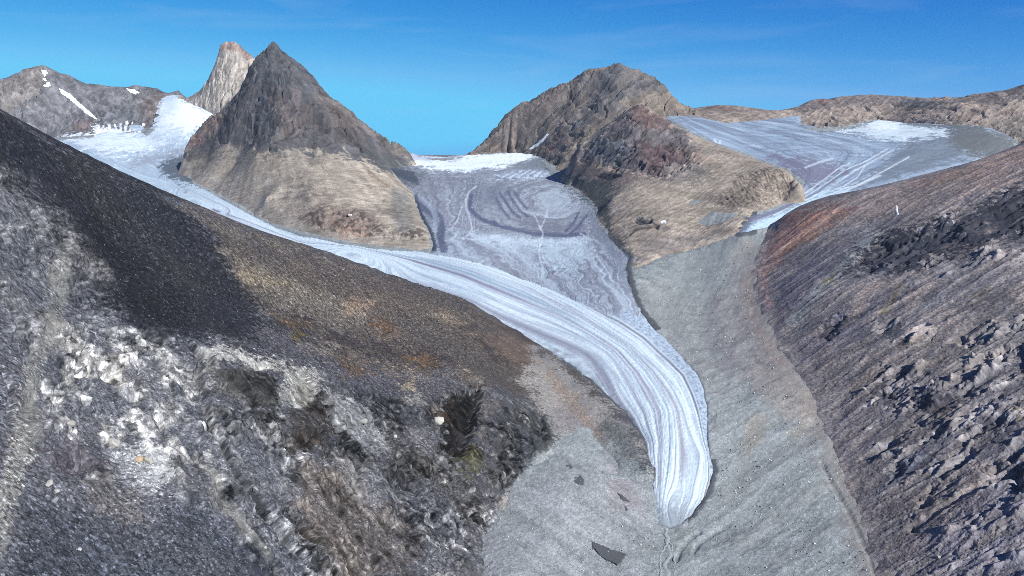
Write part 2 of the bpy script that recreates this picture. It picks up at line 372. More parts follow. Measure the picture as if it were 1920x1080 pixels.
# ------------------------------------------------------------------ outlines surveyed in the valley
MAIN = [(60,235),(110,257),(140,254),(172,252),(175,236),(205,238),(262,235),(275,248),(288,238),(296,215),(298,198),(311,178),(330,174),(345,185),(362,193),(385,203),(400,212),(379,235),(362,258),(350,280),(346,305),(352,325),(369,342),(402,357),(434,375),(476,398),(522,421),(570,436),(640,451),(700,460),(790,467),(850,474),(900,486),(960,506),(1020,530),(1080,556),(1140,582),(1190,560),(1205,582),(1240,622),(1280,662),(1310,695),(1322,720),(1331,760),(1331,800),(1336,850),(1342,885),(1335,910),(1320,940),(1300,970),(1280,988),(1255,993),(1230,985),(1226,960),(1225,940),(1213,877),(1203,822),(1173,779),(1140,749),(1107,715),(1057,680),(1020,657),(983,645),(933,622),(867,595),(800,570),(640,515),(400,425),(233,350),(60,260)]
MID = [(745,282),(790,293),(840,295),(890,288),(960,283),(1005,287),(1016,294),(1044,330),(1080,352),(1105,368),(1120,386),(1126,421),(1146,441),(1166,462),(1188,477),(1180,500),(1186,531),(1194,556),(1210,590),(1230,625),(1200,640),(1140,600),(1080,572),(1020,545),(960,522),(900,502),(850,490),(790,482),(806,464),(801,438),(783,406),(774,377),(767,357),(735,347),(709,329),(684,304),(710,298)]
RIGHT = [(1225,206),(1247,212),(1300,214),(1360,228),(1420,224),(1471,218),(1497,215),(1500,233),(1535,241),(1564,240),(1608,231),(1646,222),(1695,228),(1768,231),(1841,234),(1870,247),(1905,262),(1905,290),(1827,325),(1768,340),(1681,362),(1608,378),(1550,390),(1506,405),(1475,418),(1440,431),(1405,438),(1383,441),(1380,435),(1389,418),(1407,401),(1439,391),(1462,382),(1485,362),(1503,344),(1491,330),(1477,321),(1447,311),(1418,299),(1370,281),(1327,266),(1292,249),(1268,233),(1240,215)]

TALUS = (135, 142, 144)
# ---------------------------------------------------------------- valley floor: moraine, outwash and the rock under the ice
def build_valley():
    us = np.arange(-700, 2700, 2.2); vs = np.r_[np.linspace(150, 225, 12)[:-1], np.arange(225, 440, 1.8), np.arange(440, 1120, 1.5), np.arange(1120, 1500, 8)]
    U, V = np.meshgrid(us, vs); U = U.ravel(); V = V.ravel(); p = P(U, V, Dv(U, V)); x, y, z = p.T
    n1 = fbm(x / 90, y / 90, 5, 3); n2 = ridged(x / 40, y / 40, 4, 8)
    under = np.zeros(len(U), f32)
    for o in (MAIN, MID, RIGHT): under = np.maximum(under, sst(2, 26, sdf(U, V, o)))
    side = sst(1380, 1250, U) * sst(560, 620, V)
    lf_ = sst(1330, 1180, U)
    def runs(p0, p1, wd, ln, sd):
        q0, q1 = onV([p0])[0], onV([p1])[0]; d_ = (q1 - q0)[:2]; d_ /= np.hypot(*d_); al, ac = x * d_[0] + y * d_[1], -x * d_[1] + y * d_[0]
        return fbm((ac + 10 * n1) / wd, al / ln, 4, sd)
    up_ = sst(720, 600, V)
    rid = lf_ * runs((1010, 890), (1170, 1000), 13, 150, 22) + (1 - lf_) * ((1 - up_) * runs((1620, 820), (1440, 960), 15, 170, 21) + up_ * runs((1400, 470), (1330, 640), 16, 240, 24))
    rib_ = lf_ * runs((1010, 890), (1170, 1000), 46, 420, 26) + (1 - lf_) * ((1 - up_) * runs((1620, 820), (1440, 960), 52, 420, 25) + up_ * runs((1400, 470), (1330, 640), 52, 500, 27))
    stn, sq, _, _ = blocks(x / 4.5, y / 6, 23)      # slope-wash furrows running down to the stream
    dz = 6.0 * n1 + 1.6 * n2 + 5 * fbm(x / 220, y / 220, 3, 29) + 1.4 * rid + 3.0 * rib_ + .9 * stn
    dz -= 45 * under
    chan = [(1252,1000),(1250,1020),(1256,1040),(1252,1060),(1256,1085),(1250,1130)]
    d, _ = ldist(U, V, chan); dz -= 1 * (1 - sst(6, 26, d))
    for g in ([(1541,868),(1560,905),(1585,950),(1605,990),(1630,1040),(1640,1085)], [(1220,489),(1195,497)], [(1360,445),(1300,463),(1240,478),(1190,497)], [(1310,1000),(1290,1012),(1275,1030),(1268,1050)], [(1365,985),(1330,1005),(1308,1020),(1300,1035)]):
        d, _ = ldist(U, V, g); dz -= 3.5 * (1 - sst(1.5, 7, d + 2 * n1))
    z2 = z + dz
    c = Paint(x, y, z, U, V, TALUS)
    c.poly([(1150,480),(1380,430),(1450,430),(1430,520),(1250,600),(1190,560)], (128,136,138), 20)
    c.poly([(1180,540),(1230,520),(1330,560),(1400,640),(1380,760),(1330,740),(1250,640)], (136,138,138), 25, .6)
    c.poly([(1330,560),(1400,520),(1440,620),(1500,720),(1420,740),(1360,680)], (126,124,126), 25, .8)
    c.poly([(1400,690),(1490,690),(1530,770),(1500,800),(1440,760)], (138,132,128), 20, .6)
    c.poly([(1395,800),(1420,775),(1440,800),(1425,840),(1398,845)], (150,146,136), 9, .7)
    c.poly([(1480,815),(1510,790),(1520,800),(1500,825)], (150,146,136), 7, .6)
    c.poly([(1420,500),(1405,540),(1420,590),(1450,650),(1480,690),(1455,690),(1415,610),(1395,540),(1400,500)], (150,130,124), 8, .6, seed=2)
    c.poly([(1500,730),(1530,720),(1540,780),(1520,810),(1500,790)], (156,146,138), 10, .6)
    c.poly([(900,940),(1060,860),(1180,880),(1230,1000),(1200,1100),(880,1100)], (142,146,150), 25, .7)
    c.poly([(1130,860),(1190,860),(1205,960),(1150,960)], (134,130,134), 25, .6)
    c.poly([(1225,990),(1300,985),(1320,1100),(1180,1100)], (140,148,148), 16, .6)
    c.mul(1 + .09 * rid + .15 * rib_ + .2 * (sq - .5) + 0.10 * n1 + 0.05 * fbm(x / 6, y / 6, 2, 5))
    for ln, w_, cc_, al_ in (([(1375,452),(1340,500),(1322,560),(1335,640),(1370,700)], 9, (118,122,126), .45), ([(1400,455),(1372,520),(1360,590),(1385,660),(1430,720)], 10, (146,148,148), .4), ([(1345,470),(1290,520),(1262,580),(1290,650)], 8, (120,126,128), .4), ([(1300,480),(1245,530),(1225,575)], 7, (146,150,150), .35), ([(1640,840),(1560,900),(1470,960),(1390,1020)], 9, (150,152,150), .35), ([(1560,780),(1480,850),(1400,900)], 10, (118,120,122), .35), ([(1630,950),(1540,1000),(1450,1060)], 9, (120,124,126), .35), ([(1480,640),(1440,760),(1400,850),(1380,940)], 10, (126,128,128), .35)):
        c.line(ln, cc_, w_, 10, al_, 9, 40)
    # dark debris along the ice margins
    dm = np.maximum.reduce([sdf(U, V, o) for o in (MAIN, MID, RIGHT)])
    for (ub, vb, uc, vc, w) in ((1290,860,1400,1000,9), (1140,380,1240,620,7), (1000,640,1230,900,8), (1370,380,1420,450,6)):
        m = (U > ub) & (U < uc) & (V > vb) & (V < vc)
        c.lay(np.where(m, sst(-w * 1.0, -1, dm + 5 * c.nz(30, 4) ) , 0), (66,70,76), .8)
    c.line([(1252,993),(1249,1010),(1256,1030),(1250,1050),(1256,1075),(1252,1110)], (118,125,127), 6, 9, .4, 8, 14)
    c.line([(1541,868),(1560,905),(1585,950),(1605,990),(1630,1040),(1640,1085)], (112,116,118), 2, 3, .7)
    for g in ([(1360,445),(1300,463),(1240,478),(1190,497)],):
        c.line(g, (106,112,112), 1.2, 2, .8, 2)
    top = np.interp(U, [-700,0,60,100,290,345,400,600,690,780,890,1012,1060,1190,1240,1300,1500,1640,1850,1910,2700], [420,300,266,250,240,284,330,360,316,298,294,296,318,330,240,226,240,232,244,270,330])
    ftd = ldist(U, V, [(1410,480),(1412,500),(1415,530),(1425,570),(1440,610),(1470,660),(1500,700),(1525,740),(1545,790),(1570,850),(1595,910),(1615,970),(1635,1030),(1650,1080)])[0]
    c.lay(sst(60, 4, ftd + 34 * c.nz(60, 41, 5)) * .6, (126,122,120)); c.mul(1 + .08 * fbm(x / 35, y / 35, 4, 42))
    q = grid_quads(len(vs), len(us)); vv_, q, (cc_,) = compact((V > top)[q].all(1), np.stack([x, y, z2], 1), q[:, ::-1], lin(np.clip(c.c, 2, 250)))
    me = mesh_from("valley_floor", vv_, q); attr_col(me, cc_)
    link("valley_floor", me, rock_material("moraine", 2.6, .26, .5, .8, speck=.55), "pale grey moraine and outwash filling the valley beside the ice", "moraine", "structure")

# ---------------------------------------------------------------- glaciers
def flow_field(lines, step=14, sc=(1.0, 1.8)):
    X, T = [], []
    for t, ln in lines:
        L = dens(ln, max(3, int(np.hypot(*np.diff(np.asarray(ln, float), axis=0).T).sum() / step)))
        X.append(L * sc); T.append(np.full(len(L), t))
    return RBF(np.concatenate(X) / 500, np.concatenate(T), 't', reg=1e-4)
def ice_grid(out, du, dv, thick, edge, wob=2.5):
    o = np.asarray(out, float); us = np.arange(o[:, 0].min() - 8, o[:, 0].max() + 8, du); vs = np.arange(o[:, 1].min() - 6, o[:, 1].max() + 8, dv)
    U, V = np.meshgrid(us, vs); U = U.ravel(); V = V.ravel()
    D = Dv(U, V); p = P(U, V, D); x, y, z = p.T
    d = sdf(U, V, out) + wob * fbm(x / 25, y / 25, 3, 6)
    q = grid_quads(len(vs), len(us)); keep = (d > -3)[q].any(1)
    prof = (1 - np.exp(-np.maximum(d, 0) / edge)) * thick - 7 * sst(2, -3, d)
    return U, V, x, y, z, d, prof, q, keep
def ice_done(name, x, y, z, q, keep, col, flow, run, mat, label, cat="glacier"):
    v, q, (c, fl, rn) = compact(keep, np.stack([x, y, z], 1), q[:, ::-1], lin(np.clip(col, 2, 252)), flow, run)
    me = mesh_from(name, v, q); attr_col(me, c); attr_f(me, "flow", fl); attr_f(me, "run", rn)
    return link(name, me, mat, label, cat, "structure")

ICE = (214, 231, 239); SNOW = (226, 240, 247)
LEFTE = [(110,262),(177,300),(233,335),(277,360),(317,378),(400,408),(500,447),(567,470),(640,497),(717,527),(783,550),(867,575),(933,610),(983,640),(1020,663),(1057,687),(1107,723),(1140,757),(1173,787),(1203,830),(1213,877),(1225,940),(1228,1015)]
L45 = [(400,392),(567,455),(667,462),(767,487),(867,517),(973,560),(1057,597),(1107,625),(1160,660),(1195,700),(1220,739),(1237,774),(1243,830),(1240,895),(1236,955),(1238,1015)]
L72 = [(790,478),(900,505),(1000,545),(1100,600),(1180,655),(1225,700),(1251,735),(1269,770),(1276,816),(1281,869),(1281,920),(1272,965),(1262,1015)]
MEDL = [(345,345),(400,368),(470,402),(570,440),(640,454),(700,464),(790,472),(850,480),(933,498),(983,518),(1033,540),(1100,571),(1160,605),(1207,636),(1250,676),(1280,706),(1297,740),(1309,777),(1319,823),(1328,858),(1329,897),(1318,939),(1299,967),(1284,1015)]
EDGR = [(1194,556),(1210,590),(1240,622),(1280,662),(1310,695),(1322,720),(1331,760),(1331,800),(1337,850),(1344,885)]
def build_main():
    U, V, x, y, z, d, prof, q, keep = ice_grid(MAIN, 1.5, 1.3, 13, 16)
    ff = flow_field([(0, LEFTE), (.45, L45), (.72, L72), (1, MEDL), (1.25, EDGR), (0.2, [(150,260),(250,310),(330,350),(420,396)]), (0.9, [(300,200),(320,240),(310,285),(322,315),(346,345)]), (0.55, [(180,245),(260,265),(300,310),(350,362)])])
    t = ff(U / 500, V * 1.8 / 500); run = y
    st = fbm(t * 22, y / 900, 4, 50); fine = fbm(t * 75, y / 420, 3, 51); st2 = fbm(t * 9 + 4, y / 1500, 3, 52)
    tr = fbm(t * 26, y / 16, 4, 57); rel = (2.6 * st + 1.6 * fine + 1.5 * tr) * sst(0, 10, d) * sst(290, 400, V)
    z2 = z + prof - 6 + rel
    c = Paint(x, y, z, U, V, ICE)
    up = sst(420, 330, V)                                   # the upper reach is duller, wind-scoured ice
    c.lay(up * .75, (158,178,196))
    c.lay(sst(-.02, .4, st) * .6, (158,182,202))
    c.lay(sst(.05, .5, fine) * .27, (132,146,162)); c.lay(sst(.1, .4, fbm(t * 14, y / 260, 4, 59)) * .5, (150,166,182)); c.lay(sst(.15, .45, fbm(t * 18 + 7, y / 160, 4, 60)) * .5, (222,238,246))
    c.lay(sst(.1, .45, st2) * .35, (150,160,184))
    c.lay(sst(.15, .5, -st) * .55, (206,232,246))
    c.lay(sst(.12, .45, tr) * .35, (150,170,190)); c.mul(1 + .07 * tr + .06 * fbm(x / 5, y / 5, 3, 58))
    # thin dirty bands carried down the ice
    b = lambda t0, w: np.exp(-((t - t0 + .012 * fine) / w) ** 2)
    low = sst(480, 620, V)
    c.lay(b(.43, .026) * (.45 + .5 * sst(.0, .5, st + .3)), (122,118,140), .95)
    c.lay(b(.37, .012) * low, (140,138,164), .7)
    c.lay(b(.72, .020) * low * sst(930, 860, V), (140,136,152), .7)
    c.lay(b(.66, .008) * low, (150,152,176), .7)
    c.lay(b(.80, .010) * low, (150,156,178), .6)
    c.lay(b(.58, .010) * sst(440,500,V), (120,140,168), .6)
    c.lay(b(.52, .03) * sst(440,470,V) * sst(640,560,V), (104,126,150), .55)
    c.lay(b(.25, .018) * low, (140,146,170), .6)
    c.lay(b(.10, .030) * low, (120,122,140), .75)
    c.lay(b(.16, .010) * low, (140,146,170), .5)
    c.lay(b(1.0, .014) * sst(460, 520, V), (92,94,110), .85)
    c.lay(b(.95, .010) * low, (140,142,166), .5)
    c.lay(sst(1.01, 1.05, t) * sst(470, 560, V), (166,184,204), .75)
    c.lay(sst(1.02, 1.05, t) * sst(470, 560, V) * sst(-.1, .4, fbm(x / 14, y / 14, 3, 7)), (96,106,124), .5)
    # ragged dirty left margin and grey snout
    c.lay(sst(9, 1, d + 6 * c.nz(25, 4)) * sst(460, 560, V) * sst(.5, .1, t), (84,94,106), .85)
    c.lay(sst(.09, .0, t + .05 * c.nz(40, 6)) * sst(560, 620, V), (110,118,134), .55)
    c.lay(sst(6, 0, d) * sst(800, 860, V) * sst(.7, .95, t), (66,70,80), .9)
    c.lay(sst(925, 985, V + 30 * fine + 12 * st), (126,134,144), .8)
    c.lay(sst(8, 1, d + 3 * c.nz(25, 4)) * sst(960, 985, V), (70,76,86), .8)
    # snow basin at the head
    sn = [(60,235),(110,256),(172,252),(205,238),(240,245),(275,252),(298,200),(311,178),(345,185),(400,212),(372,240),(340,262),(300,275),(250,292),(180,285)]
    c.poly(sn, (224,238,246), 10, .95, 14, 120)
    c.poly([(300,200),(330,190),(365,196),(398,214),(375,238),(350,252),(310,240)], (236,246,250), 9, .9, 10, 100)
    c.poly([(311,178),(325,176),(335,195),(325,215),(308,212)], (196,216,232), 8, .6, 8, 80)
    c.poly([(270,250),(320,240),(350,256),(330,270),(280,268)], (190,208,222), 9, .7, 16, 90)
    gr = fbm(x / 200, y / 60, 4, 61)
    c.lay(sst(.08, .4, gr) * sst(310, 285, V) * sst(225, 245, V), (172,190,206), .7)
    c.poly([(300,305),(330,292),(352,288),(346,322),(372,345),(330,340),(305,328)], (84,94,104), 8, .9, 10, 60)
    c.poly([(240,305),(300,292),(345,276),(352,284),(300,302),(250,316)], (150,160,174), 6, .8, 10, 60)
    c.line([(352,330),(402,358),(434,376),(476,399),(522,422),(570,438)], (70,80,90), 3, 5, .8, 3, 25)
    z2 = z2 + 0
    ice_done("glacier", x, y, z2, q, keep, c.c, t, run, ice_material("banded_ice", 90, .006, .14, 6), "long blue-white striped glacier tongue curving down to the snout")

def build_mid():
    U, V, x, y, z, d, prof, q, keep = ice_grid(MID, 1.6, 1.2, 9, 14)
    ov = np.hypot((U - 1035) / 88, (V - 378) / 44)
    lip = V - np.interp(U, [780,880,940,1000,1060,1100,1190], [420,432,438,444,447,440,470])
    lower = sst(-4, 8, lip)
    fl = flow_field([(0, [(770,350),(785,400),(803,440),(812,465)]), (.2, [(850,440),(870,465),(900,486)]), (.4, [(900,448),(950,480),(1000,520)]), (.6, [(970,452),(1010,490),(1060,545)]), (.8, [(1040,455),(1080,500),(1130,572)]), (1.0, [(1090,452),(1130,500),(1180,570)]), (1.3, [(1130,430),(1165,480),(1186,531),(1210,590)])])
    tl = fl(U / 500, V * 1.8 / 500)
    lf = flow_field([(0, [(770,340),(780,380),(800,430),(812,465)]), (.5, [(830,330),(835,370),(840,410),(845,450)]), (1, [(900,330),(880,370),(885,410),(905,440)])])
    tf = lf(U / 500, V * 1.8 / 500)
    left = sst(905, 865, U + .2 * (V - 380)) * (1 - lower)
    right = sst(1085, 1115, U) * (1 - lower) * sst(360, 390, V)
    top = sst(335, 318, V)
    t = ov * 1.0
    t = t * (1 - left) + (tf * 1.2 + 3) * left
    t = t * (1 - lower) + (tl * 1.6 + 6) * lower
    t = t * (1 - right) + (tl * 1.6 + 9) * right
    t = t * (1 - top) + (12 + (V - 290) / 40 + (U - 900) / 300) * top
    t = t + .16 * fbm(x / 170, y / 170, 4, 31)
    st = fbm(t * 8, np.zeros(len(t)) + y / 2600, 4, 70); fine = fbm(t * 34, y / 900, 3, 71)
    z2 = z + prof - 5 + (4.5 * st + 2.6 * fine + 2.0 * fbm(x / 30, y / 24, 4, 78)) * sst(0, 10, d) + 6 * np.exp(-(lip / 9) ** 2) * sst(890, 930, U) * sst(1120, 1080, U)
    c = Paint(x, y, z, U, V, (140,145,152))
    c.lay(lower, (160,171,179), .8)
    c.lay(sst(0, .35, st), (116,119,128), .6)
    c.lay(sst(.02, .4, fine), (100,103,110), .45); gri = fbm(x / 60, y / 45, 5, 77); c.lay(sst(.0, .4, gri), (118,121,128), .4); c.lay(sst(.0, .4, -gri), (166,173,179), .35)
    c.lay(sst(.08, .4, -st) , (176,189,195), .6)
    c.lay(sst(.1, .45, -fine), (180,191,198), .45)
    c.poly([(1005,365),(1040,355),(1075,366),(1080,385),(1050,402),(1010,395)], (172,185,191), 12, .65, 12, 90)
    c.poly([(870,350),(940,340),(1000,350),(960,372),(900,392)], (104,109,120), 18, .55, 12, 90)
    c.poly([(960,405),(1060,425),(1100,405),(1095,440),(1000,440)], (104,107,119), 12, .6, 12, 90)
    c.poly([(1000,460),(1090,450),(1110,480),(1080,510),(1030,500)], (186,204,208), 16, .6, 14, 60)
    c.poly([(900,452),(1000,455),(990,480),(930,475)], (170,185,191), 12, .6, 14, 60)
    c.poly([(880,440),(960,447),(1040,452),(1100,447),(1085,460),(1000,462),(900,456)], (186,200,206), 5, .7, 6, 40)
    c.line([(884,368),(880,392),(902,412),(942,427),(1001,441),(1059,445),(1095,441)], (82,88,108), 2.0, 4, .8, 3, 40)
    for ln in ([(937,362),(948,380),(960,398),(975,410)], [(952,360),(962,378),(975,396),(990,408)], [(965,362),(975,378),(988,392)], [(1100,405),(1085,425),(1070,440)], [(1085,400),(1075,420),(1060,435)], [(930,372),(940,392),(955,410)]):
        c.line(ln, (84,90,110), 1.2, 2.5, .75, 2, 30)
    # pale meltwater channels
    for ln, w in (([(893,350),(878,362),(873,378),(876,395),(882,412),(885,430),(878,442),(868,448)], 1.6), ([(868,385),(862,400),(858,415),(846,430),(836,436)], 1.0), ([(1011,425),(1018,440),(1015,455),(1010,470),(1013,490),(1018,503)], 1.4), ([(1000,402),(1006,412),(1014,430)], .8), ([(1028,395),(1022,412),(1014,430)], .8), ([(1115,470),(1125,490),(1135,505),(1150,530)], 1.0), ([(860,447),(890,451),(930,446)], 1.2), ([(785,368),(800,382),(812,398)], 1.2), ([(1088,440),(1098,446),(1110,452)], 1.2)):
        c.line(ln, (196,204,209), w * .55, 1.3, .7, 2.2, 14)
    # left margin: a fold of darker ice beside a light one
    c.line([(778,372),(800,392),(822,410),(828,430),(824,452),(832,466)], (82,88,104), 5, 5, .8, 4, 30)
    c.line([(790,372),(812,395),(820,415),(812,440),(818,460)], (158,167,176), 3, 4, .7, 3, 30)
    c.line([(775,380),(788,408),(806,440),(812,464)], (60,68,76), 5, 5, .9, 4, 25)
    c.poly([(684,300),(735,300),(770,318),(800,330),(775,348),(735,348),(705,330)], (92,98,101), 10, .85, 10, 50)
    for k in range(4):
        c.line([(690 + 8 * k,300 + 3 * k),(730 + 6 * k,315 + 5 * k),(775 + 3 * k,326 + 6 * k)], (62,70,80), 1.5, 3, .6, 3, 30)
    c.poly([(1040,330),(1075,345),(1105,366),(1126,395),(1130,425),(1118,405),(1100,378),(1070,355)], (70,80,82), 7, .9, 8, 40)
    c.line([(1124,400),(1132,428),(1150,447),(1172,468),(1184,484),(1178,505),(1186,535),(1200,570)], (56,64,74), 3.5, 5, .85, 4, 25)
    c.poly([(1110,370),(1130,420),(1170,470),(1180,520),(1195,560),(1170,540),(1140,480),(1110,440),(1100,400)], (112,119,128), 8, .6, 8, 40)
    # clean snow on the pass
    c.poly([(755,300),(840,296),(890,288),(960,283),(1008,288),(1010,294),(985,304),(930,315),(880,322),(810,320),(780,310)], (232,244,249), 7, .95, 8, 150)
    c.poly([(745,284),(800,292),(870,290),(860,296),(790,302),(752,298)], (196,206,210), 5, .8, 5, 100)
    c.poly([(930,330),(975,318),(1015,316),(1030,322),(1018,332),(960,335)], (206,222,234), 6, .8, 8, 60)
    for k in range(6): c.line([(930 + 16 * k,336 - k),(958 + 14 * k,322 - k)], (120,131,138), .8, 2, .6, 2, 30)
    c.poly([(1010,290),(1030,296),(1050,325),(1030,320),(960,318),(930,324),(960,312)], (110,119,124), 5, .75, 6, 60)
    c.poly([(1010,288),(1020,294),(1046,330),(1036,328),(1020,312)], (78,86,92), 5, .7, 6, 60)
    c.c = c.c * np.array([1.05, 1.065, 1.10], f32)
    ice_done("glacier", x, y, z2, q, keep, c.c, t, y, ice_material("dirty_ice", 90, .003, .30, 7), "dirty grey glacier with swirled bands below the snowy pass")

def build_right():
    U, V, x, y, z, d, prof, q, keep = ice_grid(RIGHT, 1.5, 1.0, 8, 10)
    ff = flow_field([(0, [(1250,215),(1330,264),(1420,297),(1480,320),(1500,342),(1485,365),(1440,393),(1390,424)]), (.3, [(1300,220),(1400,255),(1480,285),(1530,300),(1545,315),(1520,345),(1480,375),(1397,430)]), (.6, [(1500,240),(1600,262),(1665,277),(1640,300),(1570,338),(1535,365),(1470,396),(1400,434)]), (.8, [(1850,250),(1760,285),(1680,310),(1600,346),(1540,374),(1460,412),(1395,438)]), (1, [(1885,262),(1827,312),(1768,325),(1681,348),(1608,364),(1550,380),(1477,410),(1430,432)]), (.45, [(1400,240),(1500,262),(1580,285),(1570,310),(1530,345)])])
    t = ff(U / 500, V * 1.8 / 500) + .02 * fbm(x / 200, y / 200, 3, 31)
    st = fbm(t * 16, y / 2200, 4, 80); fine = fbm(t * 60, y / 1000, 3, 81); pat = fbm(x / 260, y / 90, 4, 82)
    z2 = z + prof - 5 + (2.5 * st + 1.6 * fine) * sst(0, 10, d)
    c = Paint(x, y, z, U, V, (150,170,190))
    c.lay(sst(0, .35, st), (120,132,152), .7)
    c.lay(sst(.05, .4, fine), (104,114,134), .5)
    c.lay(sst(.05, .4, -st), (180,200,216), .6)
    c.lay(sst(.1, .4, pat) * sst(320, 290, V), (182,202,218), .5)
    c.lay(sst(.1, .4, -pat) * sst(320, 290, V), (116,128,146), .45)
    c.poly([(1440,290),(1500,294),(1560,306),(1590,322),(1540,345),(1505,352),(1490,325)], (118,116,136), 12, .75, 14, 90)
    c.poly([(1700,262),(1790,240),(1870,250),(1900,264),(1800,300),(1680,335),(1600,352),(1660,305)], (108,117,126), 14, .65, 18, 120)
    c.poly([(1800,232),(1841,234),(1880,250),(1920,264),(1900,300),(1840,300),(1780,270),(1775,245)], (102,106,106), 10, .85, 14, 80)
    c.poly([(1555,240),(1610,232),(1646,223),(1690,228),(1768,232),(1772,250),(1730,262),(1660,264),(1620,256)], (214,232,240), 8, .9, 10, 140)
    c.poly([(1610,234),(1646,224),(1690,230),(1680,242),(1640,244)], (232,244,248), 6, .8, 6, 80)
    c.poly([(1500,236),(1535,243),(1608,234),(1640,226),(1610,238),(1540,248)], (92,100,104), 4, .8, 5, 60)
    c.poly([(1690,228),(1768,232),(1841,236),(1850,244),(1770,240),(1710,236)], (96,104,108), 4, .8, 5, 60)
    for ln in ([(1675,282),(1640,301),(1602,321),(1576,339),(1547,359),(1523,371),(1491,382),(1450,404)], [(1663,280),(1622,304),(1582,321),(1558,339),(1532,356),(1512,368),(1477,380)], [(1593,307),(1570,318),(1547,336),(1523,353),(1500,368)], [(1622,312),(1608,333),(1582,350),(1558,359)], [(1704,295),(1652,324),(1611,347),(1576,356)]):
        c.line(ln, (216,228,238), .5, 1.6, .75, 1.6, 30)
    for ln in ([(1560,298),(1535,305),(1510,315)], [(1340,262),(1345,275)], [(1350,265),(1347,278)], [(1650,330),(1600,352),(1540,380)]):
        c.line(ln, (210,224,236), 1, 2, .7, 2, 20)
    c.poly([(1540,362),(1600,352),(1550,385),(1480,415),(1420,434),(1395,438),(1420,418),(1480,394)], (196,222,238), 7, .85, 6, 40)
    c.poly([(1383,441),(1389,418),(1410,402),(1450,390),(1410,412),(1398,434)], (106,114,130), 4, .85, 4, 30)
    c.line([(1381,440),(1392,440),(1408,439),(1440,431)], (58,66,78), 3, 4, .85, 3, 20)
    c.line([(1400,415),(1450,398),(1500,376)], (120,118,138), 2, 3, .7, 2, 20)
    ice_done("glacier", x, y, z2, q, keep, c.c, t, y, ice_material("streaked_ice", 110, .003, .28, 8), "streaked plateau glacier squeezing down to a small snout above the moraine")

